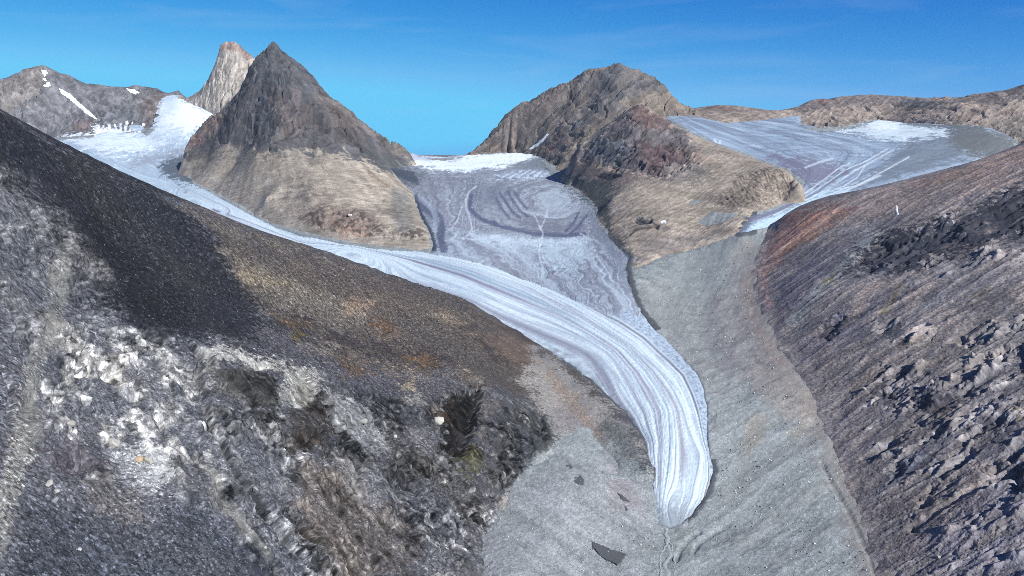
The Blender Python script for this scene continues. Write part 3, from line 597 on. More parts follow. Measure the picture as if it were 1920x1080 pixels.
# ---------------------------------------------------------------- near hill on the left
def build_left_hill():
    crest = [(-1100,-190,1150),(-600,-60,1330),(-350,35,1500),(-160,120,1650),(-80,160,1750),(0,203,1900),(110,262,2020),(177,295,2110),(233,323,2190),(317,363,2330),(433,413,2530),(500,437,2650),(567,458,2780),(640,485,2900),(717,515,3030),(783,538,3130),(833,552,3200),(867,563,3230),(900,580,3230),(933,600,3200),(983,630,3110),(1020,655,3010)]
    cr = onD(crest, 60)
    tg = np.gradient(cr[:, :2], axis=0); tg /= np.hypot(tg[:, 0], tg[:, 1])[:, None]; nrm = np.stack([-tg[:, 1], tg[:, 0], 0 * tg[:, 0]], 1)
    back = np.concatenate([(cr + nrm * 240 + [0, 0, -170])[:54], (cr + nrm * 650 + [0, 0, -520])[:52], (cr + nrm * 1300 + [0, 0, -950])[:50:3]])
    edge = onV([(1057,679),(1107,714),(1140,748),(1173,778),(1203,820),(1213,870)], 30, 12)
    toe = onV([(1205,900),(1150,890),(1080,875),(1010,865),(970,893),(940,962),(907,1000),(900,1090),(890,1200)], 0, 16, 2)
    below = np.concatenate([shift(edge, (60, 60, -60)), shift(toe[4:], (90, 20, -70)), shift(toe[:4], (60, -60, -50))])
    body = onD([(-400,500,1220),(-400,800,960),(-400,1150,740),(-900,400,950),(-900,800,740),(-900,1200,560),(0,450,1560),(0,700,1280),(0,900,1090),(0,1080,960),(-160,700,1150),(-160,1080,880),(200,450,1930),(200,640,1620),(200,850,1350),(200,1080,1120),(100,560,1600),(450,560,2130),(450,700,1780),(450,850,1520),(450,1080,1270),(330,700,1660),(330,950,1300),(600,600,2330),(700,640,2480),(700,720,2230),(600,800,1850),(700,850,1930),(700,1080,1600),(580,950,1560),(850,690,2540),(850,850,2080),(850,1000,1840),(950,720,2650),(1050,760,2620),(1000,820,2330),(1120,800,2530),(200,1250,930),(600,1250,1240),(0,1250,830),(780,1200,1500)])
    x, y, z, shp = hill([cr, back, edge, toe, below, body], -70, 1250, np.r_[np.arange(-1000, -80, 7.0), np.arange(-80, 1251.5, 1.35)], [(-1000,430),(-400,620),(-70,760),(200,860),(700,1300),(900,1580),(1250,2050)], [(-1000,2300),(-70,2600),(300,3000),(900,3500),(1100,3250),(1250,2800)], 1400)
    U, V = proj(x, y, z)
    # coordinates in the slope: a across, b down the dip
    a = .45 * x + .89 * y; b = 2.1 * z
    fa, fb = foliation(x, y, z, U, V, (560, 830), (690, 1010))
    n0 = fbm(x / 160, y / 160, 5, 1); nb = fbm(a / 28, b / 28, 4, 2); nbw = fbm(a / (28 * 1.6), b / (28 * 1.6), 1, 2 + 900)
    wz = 14 * fbm(x / 60, y / 60, 3, 5)
    def zone(p, s=16): return sst(-s, s, sdf(U, V, p) + wz)
    craggy = np.maximum.reduce([
        zone([(60,600),(170,600),(300,620),(400,640),(540,690),(660,720),(790,760),(850,730),(905,728),(1000,760),(1035,830),(1000,880),(960,920),(935,970),(905,1000),(890,1110),(480,1110),(430,960),(300,930),(130,900),(40,820),(50,700)]),
        .7 * zone([(-80,300),(60,330),(140,400),(200,500),(240,600),(100,640),(-80,640)])])
    scree = 1 - craggy
    wa = a + 9 * fbm(a / 45, b / 45, 1, 3); wb = b + 9 * fbm(a / 45 + 9, b / 45, 1, 4)
    pt = fbm(a / 120, b / 120, 4, 31); pt2 = fbm(a / 55 + 5, b / 55, 3, 32)
    B0, r0, _, e0 = blocks(wa / 75, wb / 105, 10); B1, r1, r1b, e1 = blocks(wa / 27, wb / 34, 11); B2, r2, _, e2 = blocks(wa / 10.5, wb / 13.5, 12); B3, r3, _, e3 = blocks(wa / 5.2, wb / 5.6, 13)
    fol = ridged(fa / 110, (fb + 8 * nb) / 22, 4, 14); fol2 = ridged(fa / 260, (fb + 14 * nb) / 60, 3, 15)
    craggy = craggy * (.28 + .72 * sst(-.22, .12, pt + .5 * pt2)); scree = 1 - craggy
    fm = sst(380, 520, U); F0, f0 = facets(wa / 62, wb / 84, 71); F1, f1 = facets((wa * .8 + wb * .6) / 22, (wb * .8 - wa * .6) / 30, 72); F2, f2 = facets(wa / 8.5, wb / 12, 73); F3, f3 = facets((wa * .7 - wb * .7) / 3.6, (wb * .7 + wa * .7) / 4.6, 74)
    dz = 9 * n0 * scree + craggy * (32 * F0 + 9 * F1 + 2.0 * F2 + .5 * F3 + 1.5 * B1 - 2.0 * (1 - sst(.02, .16, e1)) - 3.5 * (1 - sst(.01, .06, e0)) + fm * (1.5 * (fol - .5) + 9 * (fol2 - .5)) + 10 * n0)
    bs = (-.89 * x + .45 * y) * 1.2; st1, q1, _, es = blocks(a / 5.2, bs / 5.2, 16); st2_, q2, _, _ = blocks(a / 2.7, bs / 2.7, 17); dz += scree * (.9 * st1 + .3 * st2_ + 1.6 * fbm(x / 14, y / 14, 3, 18) + 0.7 * fbm(a / 40, bs / 25, 3, 19))
    nl = fbm(a / 26, b / 26, 2, 91)
    def gully(pts, dep, w):
        nonlocal dz
        d, fr = ldist(U, V, pts); d = np.maximum(0, d + 5 * nl); dz = dz - dep * (1 - sst(w * .25, w, d)) * np.minimum(1, np.sin(np.clip(fr, .02, .98) * np.pi) * 2.2)
    gully([(348,628),(366,652),(378,676),(372,700),(385,726),(391,770),(400,800),(417,822),(424,850),(440,880),(480,927),(520,975),(560,1030),(600,1080)], 20, 9)
    gully([(366,652),(392,662),(398,690)], 14, 8)
    gully([(383,933),(440,968),(480,1010),(520,1055),(545,1095)], 10, 7)
    gully([(470,760),(500,800),(540,850),(570,890),(600,930)], 12, 8)
    gully([(520,900),(545,950),(580,1000),(620,1060)], 12, 9)
    gully([(815,770),(830,800),(850,850),(880,920),(900,960)], 10, 8)
    gully([(640,850),(680,900),(720,960),(760,1010)], 10, 10)
    gully([(905,800),(915,830),(912,870),(920,900)], 8, 7); gully([(960,790),(975,830),(965,870)], 8, 8)
    gully([(1000,770),(1018,800),(1022,840),(1040,870),(1053,888)], 9, 5)
    for g_, dp, wd in (([(560,690),(600,740),(640,800),(670,850)], 9, 6), ([(600,700),(640,735),(668,742)], 8, 6), ([(430,700),(470,740),(520,760)], 9, 7), ([(690,760),(720,820),(770,890),(800,960)], 9, 7), ([(740,860),(790,930),(830,1000)], 9, 7), ([(640,960),(690,1030),(720,1090)], 9, 8), ([(820,900),(860,960),(885,1020)], 8, 7), ([(250,640),(262,690),(255,740)], 7, 5), ([(300,660),(318,700),(330,760)], 7, 5), ([(100,660),(130,700),(160,760),(150,800)], 7, 6), ([(10,560),(30,600),(28,660)], 7, 8), ([(0,690),(22,730),(18,800)], 9, 8), ([(160,640),(150,690),(170,740)], 6, 5), ([(400,760),(450,830),(470,870)], 8, 6), ([(930,790),(940,840),(930,900)], 8, 6), ([(990,800),(1000,840),(985,870)], 8, 6)):
        gully(g_, dp, wd)
    gully([(130,770),(190,780),(215,800)], 6, 8); gully([(195,690),(235,740),(290,790),(330,850)], 7, 8)
    for p_, dp in (([(350,630),(372,646),(394,668),(386,678),(366,662)], 18), ([(364,684),(390,702),(386,722),(366,712)], 20), ([(404,715),(440,722),(438,732),(406,730)], 12), ([(596,790),(612,800),(606,830),(590,822)], 14), ([(560,800),(590,815),(575,835),(552,825)], 12), ([(1008,765),(1020,776),(1026,806),(1014,812)], 14)):
        dz -= dp * sst(-1, 5, sdf(U, V, p_) + 6 * nl)
    # the overhung hollow beside the scree cone, and an added pit shaping the boulder's shadow
    hol = sst(-4, 9, sdf(U, V, [(836,752),(862,738),(899,724),(902,736),(896,772),(889,808),(876,850),(852,852),(842,812),(836,778)]) + 8 * nl) * sst(830, 884, U + 10 * nl)
    dz -= 26 * hol
    dz -= 12 * sst(-2, 6, sdf(U, V, [(786,778),(800,770),(811,776),(808,794),(797,800),(787,792)]) + 3 * nl)
    dz += 16 * np.exp(-((U - 925) / 26) ** 2 - ((V - 765) / 40) ** 2)
    crd = ldist(U, V, [c_[:2] for c_ in crest])[0]
    dz *= np.where(V < 700, .35 + .65 * sst(0, 26, crd), 1)
    fade = sst(-6, 22, y * 0 + sdf(U, V, [(-2500,-700),(-400,-40),(0,190),(1010,640),(1110,712),(1216,822),(1220,880),(1080,880),(1000,872),(935,985),(905,1020),(895,3400),(-2500,3400)]))
    lg1 = ledges(fb / 46, .9 * fbm(fa / 150, fb / 60, 3, 61)); lg2 = ledges(fb / 17, .8 * fbm(fa / 70, fb / 24, 2, 65))
    dz = dz + craggy * fm * (4.0 * lg1 + .5 * lg2 + .0 * ledges(fb / 15, .9 * fbm(fa / 50, fb / 22, 3, 62))) + craggy * (1 - fm) * (.8 * ledges(wa / 44, .8 * fbm(wa / 90, wb / 80, 2, 63)) + .8 * ledges(wb / 52, .8 * fbm(wa / 70, wb / 90, 2, 64)))
    bx, by = x, y; x, y, z2 = along_normal(x, y, z, shp, dz * (.15 + .85 * fade) + 13 * (1 - fade) * fbm(x / 60, y / 60, 4, 71))
    # ---- what it is made of
    c = Paint(bx, by, z, U, V, (74,75,80))
    c.poly([(-80,330),(60,330),(150,430),(240,600),(440,640),(600,760),(620,1120),(-80,1120)], (84,86,92), 30, .9, 20, 90)
    c.poly([(470,600),(600,640),(700,680),(830,720),(900,740),(860,770),(700,740),(560,700),(430,660)], (66,66,72), 22, .8, 22, 70)
    brown = [(380,390),(567,455),(720,512),(870,562),(960,612),(1040,665),(1140,745),(1030,760),(900,720),(820,700),(700,690),(600,660),(470,570),(420,480)]
    c.poly(brown, (74,69,66), 22, .95, 18, 80)
    for p in ([(520,600),(600,620),(680,640),(760,650),(700,665),(600,650)], [(640,640),(760,640),(860,670),(820,690),(720,680)], [(860,600),(930,640),(980,690),(930,680),(880,640)], [(560,560),(640,600),(600,606),(540,585)]): c.poly(p, (54,51,53), 14, .7, 18, 50, seed=8)
    blk = [(-80,150),(0,195),(110,250),(233,312),(300,345),(350,385),(420,450),(470,530),(500,600),(440,650),(340,650),(240,640),(190,590),(140,520),(110,440),(60,370),(0,330),(-80,320)]
    c.poly(blk, (36,37,42), 44, .95, 30, 70)
    c.poly([(120,380),(200,430),(290,520),(360,600),(300,620),(200,560),(140,480)], (24,25,30), 30, .7, 24, 60)
    c.poly([(300,352),(360,388),(470,430),(560,462),(640,490),(720,520),(640,520),(520,480),(430,445)], (90,85,81), 12, .85, 14, 80)
    c.poly([(470,455),(640,495),(760,535),(860,566),(800,568),(680,540),(540,490)], (70,66,66), 12, .85, 14, 60)
    c.poly([(420,470),(470,490),(560,530),(640,560),(690,590),(640,610),(550,585),(460,530)], (96,91,85), 16, .8, 18, 70)
    for p, cc in (([(440,510),(500,510),(560,535),(520,545),(460,530)], (122,112,94)), ([(640,568),(670,558),(700,572),(668,590),(650,585)], (132,114,98)), ([(690,605),(725,603),(750,615),(735,626),(705,618)], (94,70,54)), ([(540,622),(560,620),(575,630),(555,636)], (96,84,44)), ([(505,585),(560,600),(580,612),(540,612)], (92,74,56)), ([(760,668),(800,660),(830,680),(790,690)], (96,76,56)), ([(640,675),(680,680),(690,700),(650,705)], (90,70,52)), ([(800,590),(850,585),(900,605),(850,606)], (122,112,100)), ([(745,720),(765,712),(782,730),(770,745)], (156,140,112)), ([(755,740),(790,735),(800,755),(775,765)], (140,138,132)), ([(700,680),(760,690),(800,712),(740,708)], (118,108,98)), ([(560,640),(640,650),(620,670),(560,660)], (110,104,98)), ([(890,630),(960,625),(1010,660),(1000,690),(950,680),(920,650)], (112,96,86)), ([(960,600),(1010,640),(1000,650),(930,610)], (74,64,66)), ([(895,735),(910,740),(930,770),(915,800),(900,820),(892,810)], (138,130,120)), ([(870,690),(900,715),(935,770),(905,740)], (134,126,118))):
        c.poly(p, np.array(cc) * .9, 10, .6, 12, 30, seed=3)
    c.poly([(1000,650),(1060,690),(1120,740),(1180,800),(1210,870),(1150,900),(1060,860),(1030,800),(980,720)], (128,127,126), 22, .95, 16, 60)
    c.poly([(1040,760),(1100,770),(1150,830),(1120,850),(1060,820)], (126,122,124), 16, .7, 16, 40)
    c.poly([(1120,790),(1165,800),(1205,860),(1205,890),(1160,850)], (82,90,92), 10, .6, 12, 30)
    c.poly([(1000,850),(1060,820),(1140,830),(1225,890),(1220,940),(1000,1020),(905,1060),(920,970)], TALUS, 26, .95, 14, 40)
    c.poly([(930,945),(990,900),(1040,860),(1060,890),(960,960)], (150,138,130), 12, .6, 12, 40)
    c.poly([(1010,680),(1060,720),(1100,770),(1130,830),(1100,800),(1050,750)], (124,110,100), 9, .6, 10, 40)
    # jointed grey rock, bright where freshly broken
    tone = .25 * f0 + .35 * f1 + .3 * r1 + .35 * f2 + .3 * r2 + .25 * f3 + .2 * nb + .6 * pt2 - .5
    tone = tone + .25 * sst(.72, .95, r2) + .3 * sst(.85, 1, r3) - .12
    rock = np.stack([68 + 88 * tone, 69 + 87 * tone, 71 + 86 * tone], 1)
    bright = sst(-40, 60, sdf(U, V, [(70,610),(250,620),(420,680),(440,760),(400,860),(330,900),(210,910),(60,790)]) + 3 * wz)
    rock = rock * (1 + .22 * bright[:, None]) + np.stack([18 * r2, 16 * r2, 10 * r2], 1) * bright[:, None]
    dk = sst(-30, 40, sdf(U, V, [(360,660),(640,720),(900,720),(1040,830),(960,920),(880,960),(700,900),(560,830),(420,800)]) + 2 * wz)
    rock = rock * (1 - .26 * dk[:, None])
    c.c += (craggy * .9)[:, None] * (rock - c.c)
    c.poly([(205,850),(240,830),(300,850),(320,890),(290,930),(230,900)], (166,168,168), 10, .55, 16, 16)
    c.poly([(560,880),(640,850),(760,960),(780,1080),(640,1100),(560,960)], (100,90,82), 30, .4, 30, 60)
    for p, cc, al in (([(385,648),(440,654),(545,682),(535,694),(440,682),(392,666)], (158,157,152), .75), ([(518,738),(540,690),(592,688),(606,720),(572,762),(528,762)], (142,141,136), .75), ([(608,728),(660,748),(722,800),(732,852),(680,842),(628,790)], (126,128,130), .65), ([(395,690),(470,690),(525,720),(510,760),(430,750),(400,730)], (70,70,68), .6), ([(540,770),(600,755),(625,800),(600,840),(545,830)], (62,58,54), .7), ([(640,860),(720,880),(760,930),(700,950),(640,910)], (116,117,120), .5), ([(760,800),(830,810),(850,880),(800,870)], (112,112,114), .5), ([(150,900),(200,880),(260,940),(300,1040),(220,1060)], (96,92,90), .45), ([(60,850),(150,830),(200,870),(120,900)], (78,74,80), .6), ([(430,820),(520,850),(560,930),(500,930)], (92,94,98), .5)):
        c.poly(p, cc, 10, al, 14, 22, seed=13)
    c.poly([(850,850),(890,830),(905,870),(880,900)], (84,82,62), 8, .5, 12, 20)
    c.poly([(835,745),(870,735),(898,726),(893,780),(872,846),(850,846),(836,800)], (44,42,40), 8, .85, 12, 20)  # dark rock, with the overhang's shade painted into its colour
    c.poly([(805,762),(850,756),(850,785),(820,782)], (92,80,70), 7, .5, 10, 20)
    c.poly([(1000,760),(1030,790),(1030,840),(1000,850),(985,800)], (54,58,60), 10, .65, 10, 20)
    for ln, w in (([(112,500),(108,560),(85,640),(60,700),(40,800),(10,960),(-20,1060)], 13), ([(60,780),(30,880),(0,980)], 16), ([(393,880),(410,915),(440,960),(470,1000),(500,1040)], 4)):
        c.line(ln, (112,112,110), w, 12, .75, 14, 30)
    c.poly([(40,930),(160,980),(380,960),(520,1100),(30,1110)], (62,65,72), 28, .8, 24, 50)
    # stones: dark scree with paler faces
    slp = fbm((fb + 4 * nb) / 9, fa / 130, 4, 46) * sst(1100, 950, U); c.mul(1 + craggy * fm * (.16 * lg1 + .22 * lg2)); c.mul(1 + .22 * slp * scree + craggy * fm * .5 * (fol - .45) + .25 * craggy * fm * (fol2 - .45))
    c.mul(1 + scree * (.3 + .7 * sst(1000, 820, U)) * (.5 * (q1 - .5) + .5 * (q2 - .5) + .5 * sst(.9, 1, q2) + .35 * fbm(a / 2.5, bs / 2.5, 2, 44)) + .14 * n0 + .2 * nb * (1 - scree))
    c.lay(scree * sst(.90, .99, q2) * sst(700, 500, V) * sst(560, 400, U), (104,108,112), .4)
    mc = c.c.mean(1, keepdims=True); c.c += (craggy * .45)[:, None] * (c.c - 100) * (mc > 0)
    c.c += np.stack([3 * n0, 0 * n0, -5 * n0], 1)
    mat = rock_material("slope_rock", 2.0, .24, .6, .8, speck=.55)
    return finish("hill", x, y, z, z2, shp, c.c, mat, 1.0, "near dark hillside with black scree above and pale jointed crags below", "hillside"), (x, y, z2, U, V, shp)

# ---------------------------------------------------------------- near hill on the right
def build_right_hill():
    crest = [(1453,426,4330),(1477,397,4380),(1506,382,4410),(1550,368,4430),(1608,358,4440),(1681,343,4450),(1768,321,4460),(1827,307,4460),(1920,267,4460),(2020,215,4450),(2150,150,4450),(2800,-120,4400)]
    cr = onD(crest, 50); back = np.concatenate([shift(cr[3:], (40, 300, -160)), shift(cr[8:], (60, 800, -520))])
    toe = onV([(1440,432),(1424,470),(1412,500),(1415,530),(1425,570),(1440,610),(1470,660),(1500,700),(1525,740),(1545,790),(1570,850),(1595,910),(1615,970),(1635,1030),(1650,1080),(1680,1200)], 0, 36, 2)
    below = shift(toe, (-110, 0, -60))
    px = [(u_, v_) for v_ in (420, 480, 560, 650, 750, 860, 970, 1080, 1200) for u_ in (1500, 1580, 1660, 1760, 1880, 2020, 2160, 2400, 2700) if u_ > np.interp(v_, [420,500,610,740,910,1080,1200], [1500,1440,1480,1570,1640,1700,1730]) and v_ > np.interp(u_, [1450,1608,1768,1920,2150], [470,410,380,335,250]) and v_ > -999]
    def hillside(u_, v_):
        for D in np.arange(800.0, 4600.0, 8.0):
            q = P(u_, v_, D); d2 = np.hypot(toe[:, 0] - q[0], toe[:, 1] - q[1]); i_ = int(np.argmin(d2))
            if q[0] > toe[i_, 0] and q[2] < toe[i_, 2] + d2[i_] * (.52 - .00012 * d2[i_]): return q
        return None
    body = np.array([q for q in (hillside(*p_) for p_ in px) if q is not None and q[1] < 4300])
    x, y, z, shp = hill([cr, back, toe, below, body], 1360, 2160, np.r_[np.arange(1360, 2160, 1.45), np.arange(2160, 2800, 8.0)], [(1360,1350),(1700,1230),(2160,1030),(2800,800)], [(1360,4700),(1500,5000),(2160,5300),(2800,5600)], 1150)
    U, V = proj(x, y, z); a = y; b = 2.1 * z
    fa, fb = foliation(x, y, z, U, V, (1620, 660), (1780, 565))
    n0 = fbm(x / 170, y / 170, 5, 101); nb = fbm(a / 30, b / 30, 4, 102); nbw = fbm(a / (30 * 1.6), b / (30 * 1.6), 1, 102 + 900); wz = 14 * fbm(x / 60, y / 60, 3, 105)
    def zone(p, s=14): return sst(-s, s, sdf(U, V, p) + wz)
    crag = np.maximum.reduce([zone([(1590,490),(1660,440),(1760,410),(1830,370),(1960,330),(1990,480),(1860,490),(1760,510),(1690,515),(1610,505)]),
        zone([(1630,690),(1760,650),(1860,600),(1990,560),(1990,950),(1800,930),(1690,960),(1660,900),(1620,800)]),
        .8 * zone([(1640,600),(1720,590),(1760,640),(1660,650)]), .6 * zone([(1700,960),(1990,900),(1990,1120),(1760,1120)])])
    pt = fbm(fa / 190, fb / 90, 4, 131); crag = crag * (.06 + .94 * sst(-.06, .22, pt + .5 * nb))
    wa = fa + 12 * fbm(fa / 70, fb / 40, 1, 104); wb = fb + 9 * fbm(fa / 60, fb / 30, 1, 103)
    F0, f0 = facets(wa / 130, wb / 62, 171); F1, f1 = facets((wa * .9 + wb * .4) / 46, (wb * .9 - wa * .4) / 24, 172); F2, f2 = facets(wa / 15, wb / 9, 173); F3, f3 = facets((wa * .7 - wb * .7) / 5, (wb * .7 + wa * .7) / 4, 174)
    B0, r0, _, e0 = blocks(wa / 190, wb / 95, 110); B1, r1, _, e1 = blocks(wa / 70, wb / 40, 111); B2, r2, _, e2 = blocks(wa / 24, wb / 15, 112); B3, r3, _, e3 = blocks(wa / 9, wb / 6.5, 113)
    fol = ridged(wa / 130, wb / 26, 4, 114); fol2 = ridged(wa / 320, wb / 75, 3, 115)
    dz = 8 * n0 + crag * (34 * F0 + 15 * F1 + 5 * F2 + 1.6 * F3 + 2.5 * B1 - 2 * (1 - sst(.02, .16, e1)) - 3 * (1 - sst(.01, .08, e0)) + 1.5 * (fol - .5) + 14 * (fol2 - .5))
    scr = 1 - crag; st1, q1, _, _ = blocks(a / 6, b / 6, 116)
    dz += scr * (1.2 * st1 + 5 * (fol2 - .4) + .8 * (fol - .4) + 1.5 * fbm(x / 15, y / 15, 3, 118))
    def gully(pts, dep, w):
        nonlocal dz
        d, fr = ldist(U, V, pts); dz = dz - dep * (1 - sst(w * .25, w, np.maximum(0, d + 4 * nb))) * np.minimum(1, np.sin(np.clip(fr, .02, .98) * np.pi) * 2.2)
    # rock steps whose undercut faces look down-valley
    def step(p, dep, s=5):
        nonlocal dz
        dz = dz - .5 * dep * sst(-s, s, sdf(U, V, p) + 12 * nb + 14 * (fol2 - .5))
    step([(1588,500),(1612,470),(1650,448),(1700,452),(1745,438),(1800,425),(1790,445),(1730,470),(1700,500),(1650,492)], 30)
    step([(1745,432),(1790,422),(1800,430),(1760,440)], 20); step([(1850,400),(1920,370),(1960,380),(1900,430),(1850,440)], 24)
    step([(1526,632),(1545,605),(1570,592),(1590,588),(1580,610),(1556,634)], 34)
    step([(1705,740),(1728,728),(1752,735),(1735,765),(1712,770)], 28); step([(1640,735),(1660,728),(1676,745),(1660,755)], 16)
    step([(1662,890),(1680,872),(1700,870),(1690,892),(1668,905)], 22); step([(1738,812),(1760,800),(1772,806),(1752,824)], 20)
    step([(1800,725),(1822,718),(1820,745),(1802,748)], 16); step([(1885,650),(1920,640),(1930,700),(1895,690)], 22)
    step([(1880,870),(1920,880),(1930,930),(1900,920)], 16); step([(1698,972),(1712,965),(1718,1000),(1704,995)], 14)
    gully([(1560,600),(1620,580),(1700,540),(1760,515),(1820,480)], 8, 8); gully([(1620,860),(1700,800),(1780,750),(1880,690)], 8, 9); gully([(1690,1000),(1780,940),(1880,880)], 8, 9)
    crd = ldist(U, V, [q_[:2] for q_ in crest])[0]; dz *= .3 + .7 * sst(0, 20, crd)
    tl = [(1440,432),(1424,470),(1412,500),(1415,530),(1425,570),(1440,610),(1470,660),(1500,700),(1525,740),(1545,790),(1570,850),(1595,910),(1615,970),(1635,1030),(1650,1080),(1680,1200)]
    td = ldist(U, V, tl)[0]; dz *= .1 + .9 * sst(2, 45, td)
    lg1 = ledges(fb / 78, .9 * fbm(fa / 260, fb / 110, 3, 161)); lg2 = ledges(fb / 30, .8 * fbm(fa / 130, fb / 44, 2, 165))
    dz = dz + (.15 + .85 * sst(2, 45, td)) * (crag * (12.0 * lg1 + 2.2 * ledges(fb / 24, 1.0 * fbm(fa / 80, fb / 34, 3, 162))) + scr * sst(-.1, .3, fbm(fa / 300, fb / 160, 3, 164)) * 3.0 * ledges(fb / 60, 1.2 * fbm(fa / 160, fb / 60, 3, 163)))
    dz = dz + 9 * fbm(x / 80, y / 80, 4, 171) * sst(70, 5, td)
    bx, by = x, y; x, y, z2 = along_normal(x, y, z, shp, dz)
    c = Paint(bx, by, z, U, V, (105,104,104))
    c.poly([(1480,396),(1550,372),(1690,345),(1830,310),(1990,250),(1990,360),(1860,365),(1740,395),(1600,415),(1500,440)], (112,104,100), 20, .9, 14, 80)
    c.poly([(1700,340),(1830,306),(1990,240),(1990,290),(1860,320),(1720,352)], (138,120,108), 9, .7, 10, 80)
    c.poly([(1450,428),(1490,396),(1560,384),(1600,392),(1540,420),(1490,460),(1450,500),(1420,520),(1425,470)], (106,80,74), 12, .85, 14, 60)
    c.poly([(1530,405),(1590,395),(1540,440),(1480,470),(1440,510),(1470,460)], (128,100,84), 9, .7, 12, 50)
    c.poly([(1415,490),(1435,480),(1440,540),(1455,590),(1435,580),(1418,540)], (136,112,108), 9, .8, 10, 40)
    c.poly([(1450,520),(1560,450),(1640,430),(1640,460),(1560,530),(1500,600),(1450,610)], (84,84,92), 18, .85, 16, 60)
    c.poly([(1480,650),(1560,600),(1640,540),(1700,530),(1600,640),(1510,710)], (92,92,100), 18, .8, 18, 60)
    c.line([(1485,600),(1540,545),(1590,490),(1640,440)], (120,126,124), 9, 10, .7, 9, 30)
    for p in ([(1600,560),(1640,520),(1660,530),(1620,580),(1580,610)], [(1690,560),(1740,520),(1760,530),(1700,590)], [(1890,550),(1930,500),(1930,580)], [(1770,400),(1810,365),(1815,380),(1770,425),(1750,430)]):
        c.poly(p, (140,130,122), 9, .8, 9, 30, seed=4)
    for p in ([(1540,535),(1570,510),(1560,530)], [(1670,550),(1690,525),(1670,580),(1650,590)], [(1680,640),(1720,630),(1740,645),(1690,655)], [(1890,770),(1920,760),(1920,790),(1890,795)], [(1820,560),(1850,540),(1830,565)]):
        c.poly(p, (100,94,68), 8, .8, 9, 30, seed=6)
    c.poly([(1500,730),(1530,720),(1545,760),(1590,880),(1640,1000),(1680,1080),(1640,1090),(1590,930),(1540,800)], (134,126,122), 12, .8, 12, 40)
    tone = .25 * f0 + .35 * f1 + .25 * r1 + .35 * f2 + .2 * r2 + .25 * f3 + .2 * nb - .2
    rock = np.stack([82 + 66 * tone, 81 + 65 * tone, 82 + 63 * tone], 1)
    c.c += (crag * .85)[:, None] * (rock - c.c)
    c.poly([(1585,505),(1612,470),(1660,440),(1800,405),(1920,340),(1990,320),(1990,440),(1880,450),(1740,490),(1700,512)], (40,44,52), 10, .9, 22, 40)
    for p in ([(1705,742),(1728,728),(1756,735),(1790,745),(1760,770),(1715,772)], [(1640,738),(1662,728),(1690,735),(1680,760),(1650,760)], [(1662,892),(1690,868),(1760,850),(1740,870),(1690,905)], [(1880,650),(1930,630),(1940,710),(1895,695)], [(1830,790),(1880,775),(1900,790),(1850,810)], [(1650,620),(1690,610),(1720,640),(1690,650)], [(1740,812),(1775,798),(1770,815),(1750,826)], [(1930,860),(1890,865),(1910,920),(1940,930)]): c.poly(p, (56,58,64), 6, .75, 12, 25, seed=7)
    for p in ([(1700,620),(1790,575),(1830,570),(1760,640),(1700,680)], [(1760,690),(1840,640),(1900,620),(1850,690),(1780,720)], [(1620,660),(1690,640),(1640,700),(1590,760)], [(1720,930),(1830,870),(1900,850),(1800,930),(1720,980)]): c.poly(p, (128,121,114), 12, .6, 16, 40, seed=12)
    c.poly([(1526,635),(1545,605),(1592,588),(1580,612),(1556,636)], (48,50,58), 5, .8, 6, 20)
    c.poly([(1660,900),(1690,872),(1760,800),(1790,800),(1740,850),(1690,905)], (92,98,104), 10, .7, 10, 30)
    c.poly([(1700,640),(1880,560),(1990,520),(1990,620),(1850,690),(1720,720)], (128,126,122), 20, .5, 24, 50)
    c.poly([(1700,1000),(1860,900),(1990,900),(1990,1120),(1780,1120)], (112,112,118), 25, .6, 24, 50)
    c.poly([(1680,1010),(1800,930),(1840,930),(1700,1060)], (134,128,126), 14, .6, 20, 40)
    slp = fbm((fb + 4 * nb) / 16, fa / 170, 4, 146); slq = fbm((fb + 8 * nb) / 46, fa / 420, 4, 147)
    c.lay(sst(.05, .4, slq) * scr * .55, (134,126,118)); c.lay(sst(.05, .4, -slq) * scr * .45, (74,74,80))
    big = fbm(fa / 500, fb / 260, 4, 148); c.mul(1 + .22 * big)
    tb = sst(70, 6, td + 16 * nb + 30 * n0) * sst(560, 760, V); c.lay(tb * .85, (122,119,117)); c.lay(sst(26, 2, td + 10 * nb) * .7, (120,118,117))
    c.mul(1 + (.12 + .88 * crag) * (.2 * lg1 + .2 * lg2)); c.mul(1 + .12 * slp + .12 * (fol - .5) + .2 * (fol2 - .5) + scr * (.35 * (q1 - .5) + .22 * fbm(a / 3, b / 3, 2, 144)) + .12 * n0)
    c.c += np.stack([4 * n0 + 1, 0 * n0 - 1, -4 * n0], 1)
    return finish("hill", x, y, z, z2, shp, c.c, rock_material("banded_rock", 2.2, .24, .6, .8, speck=.5), 1.46, "near banded rock hillside with a red shoulder beside the moraine", "hillside"), (x, y, z2, U, V, shp)

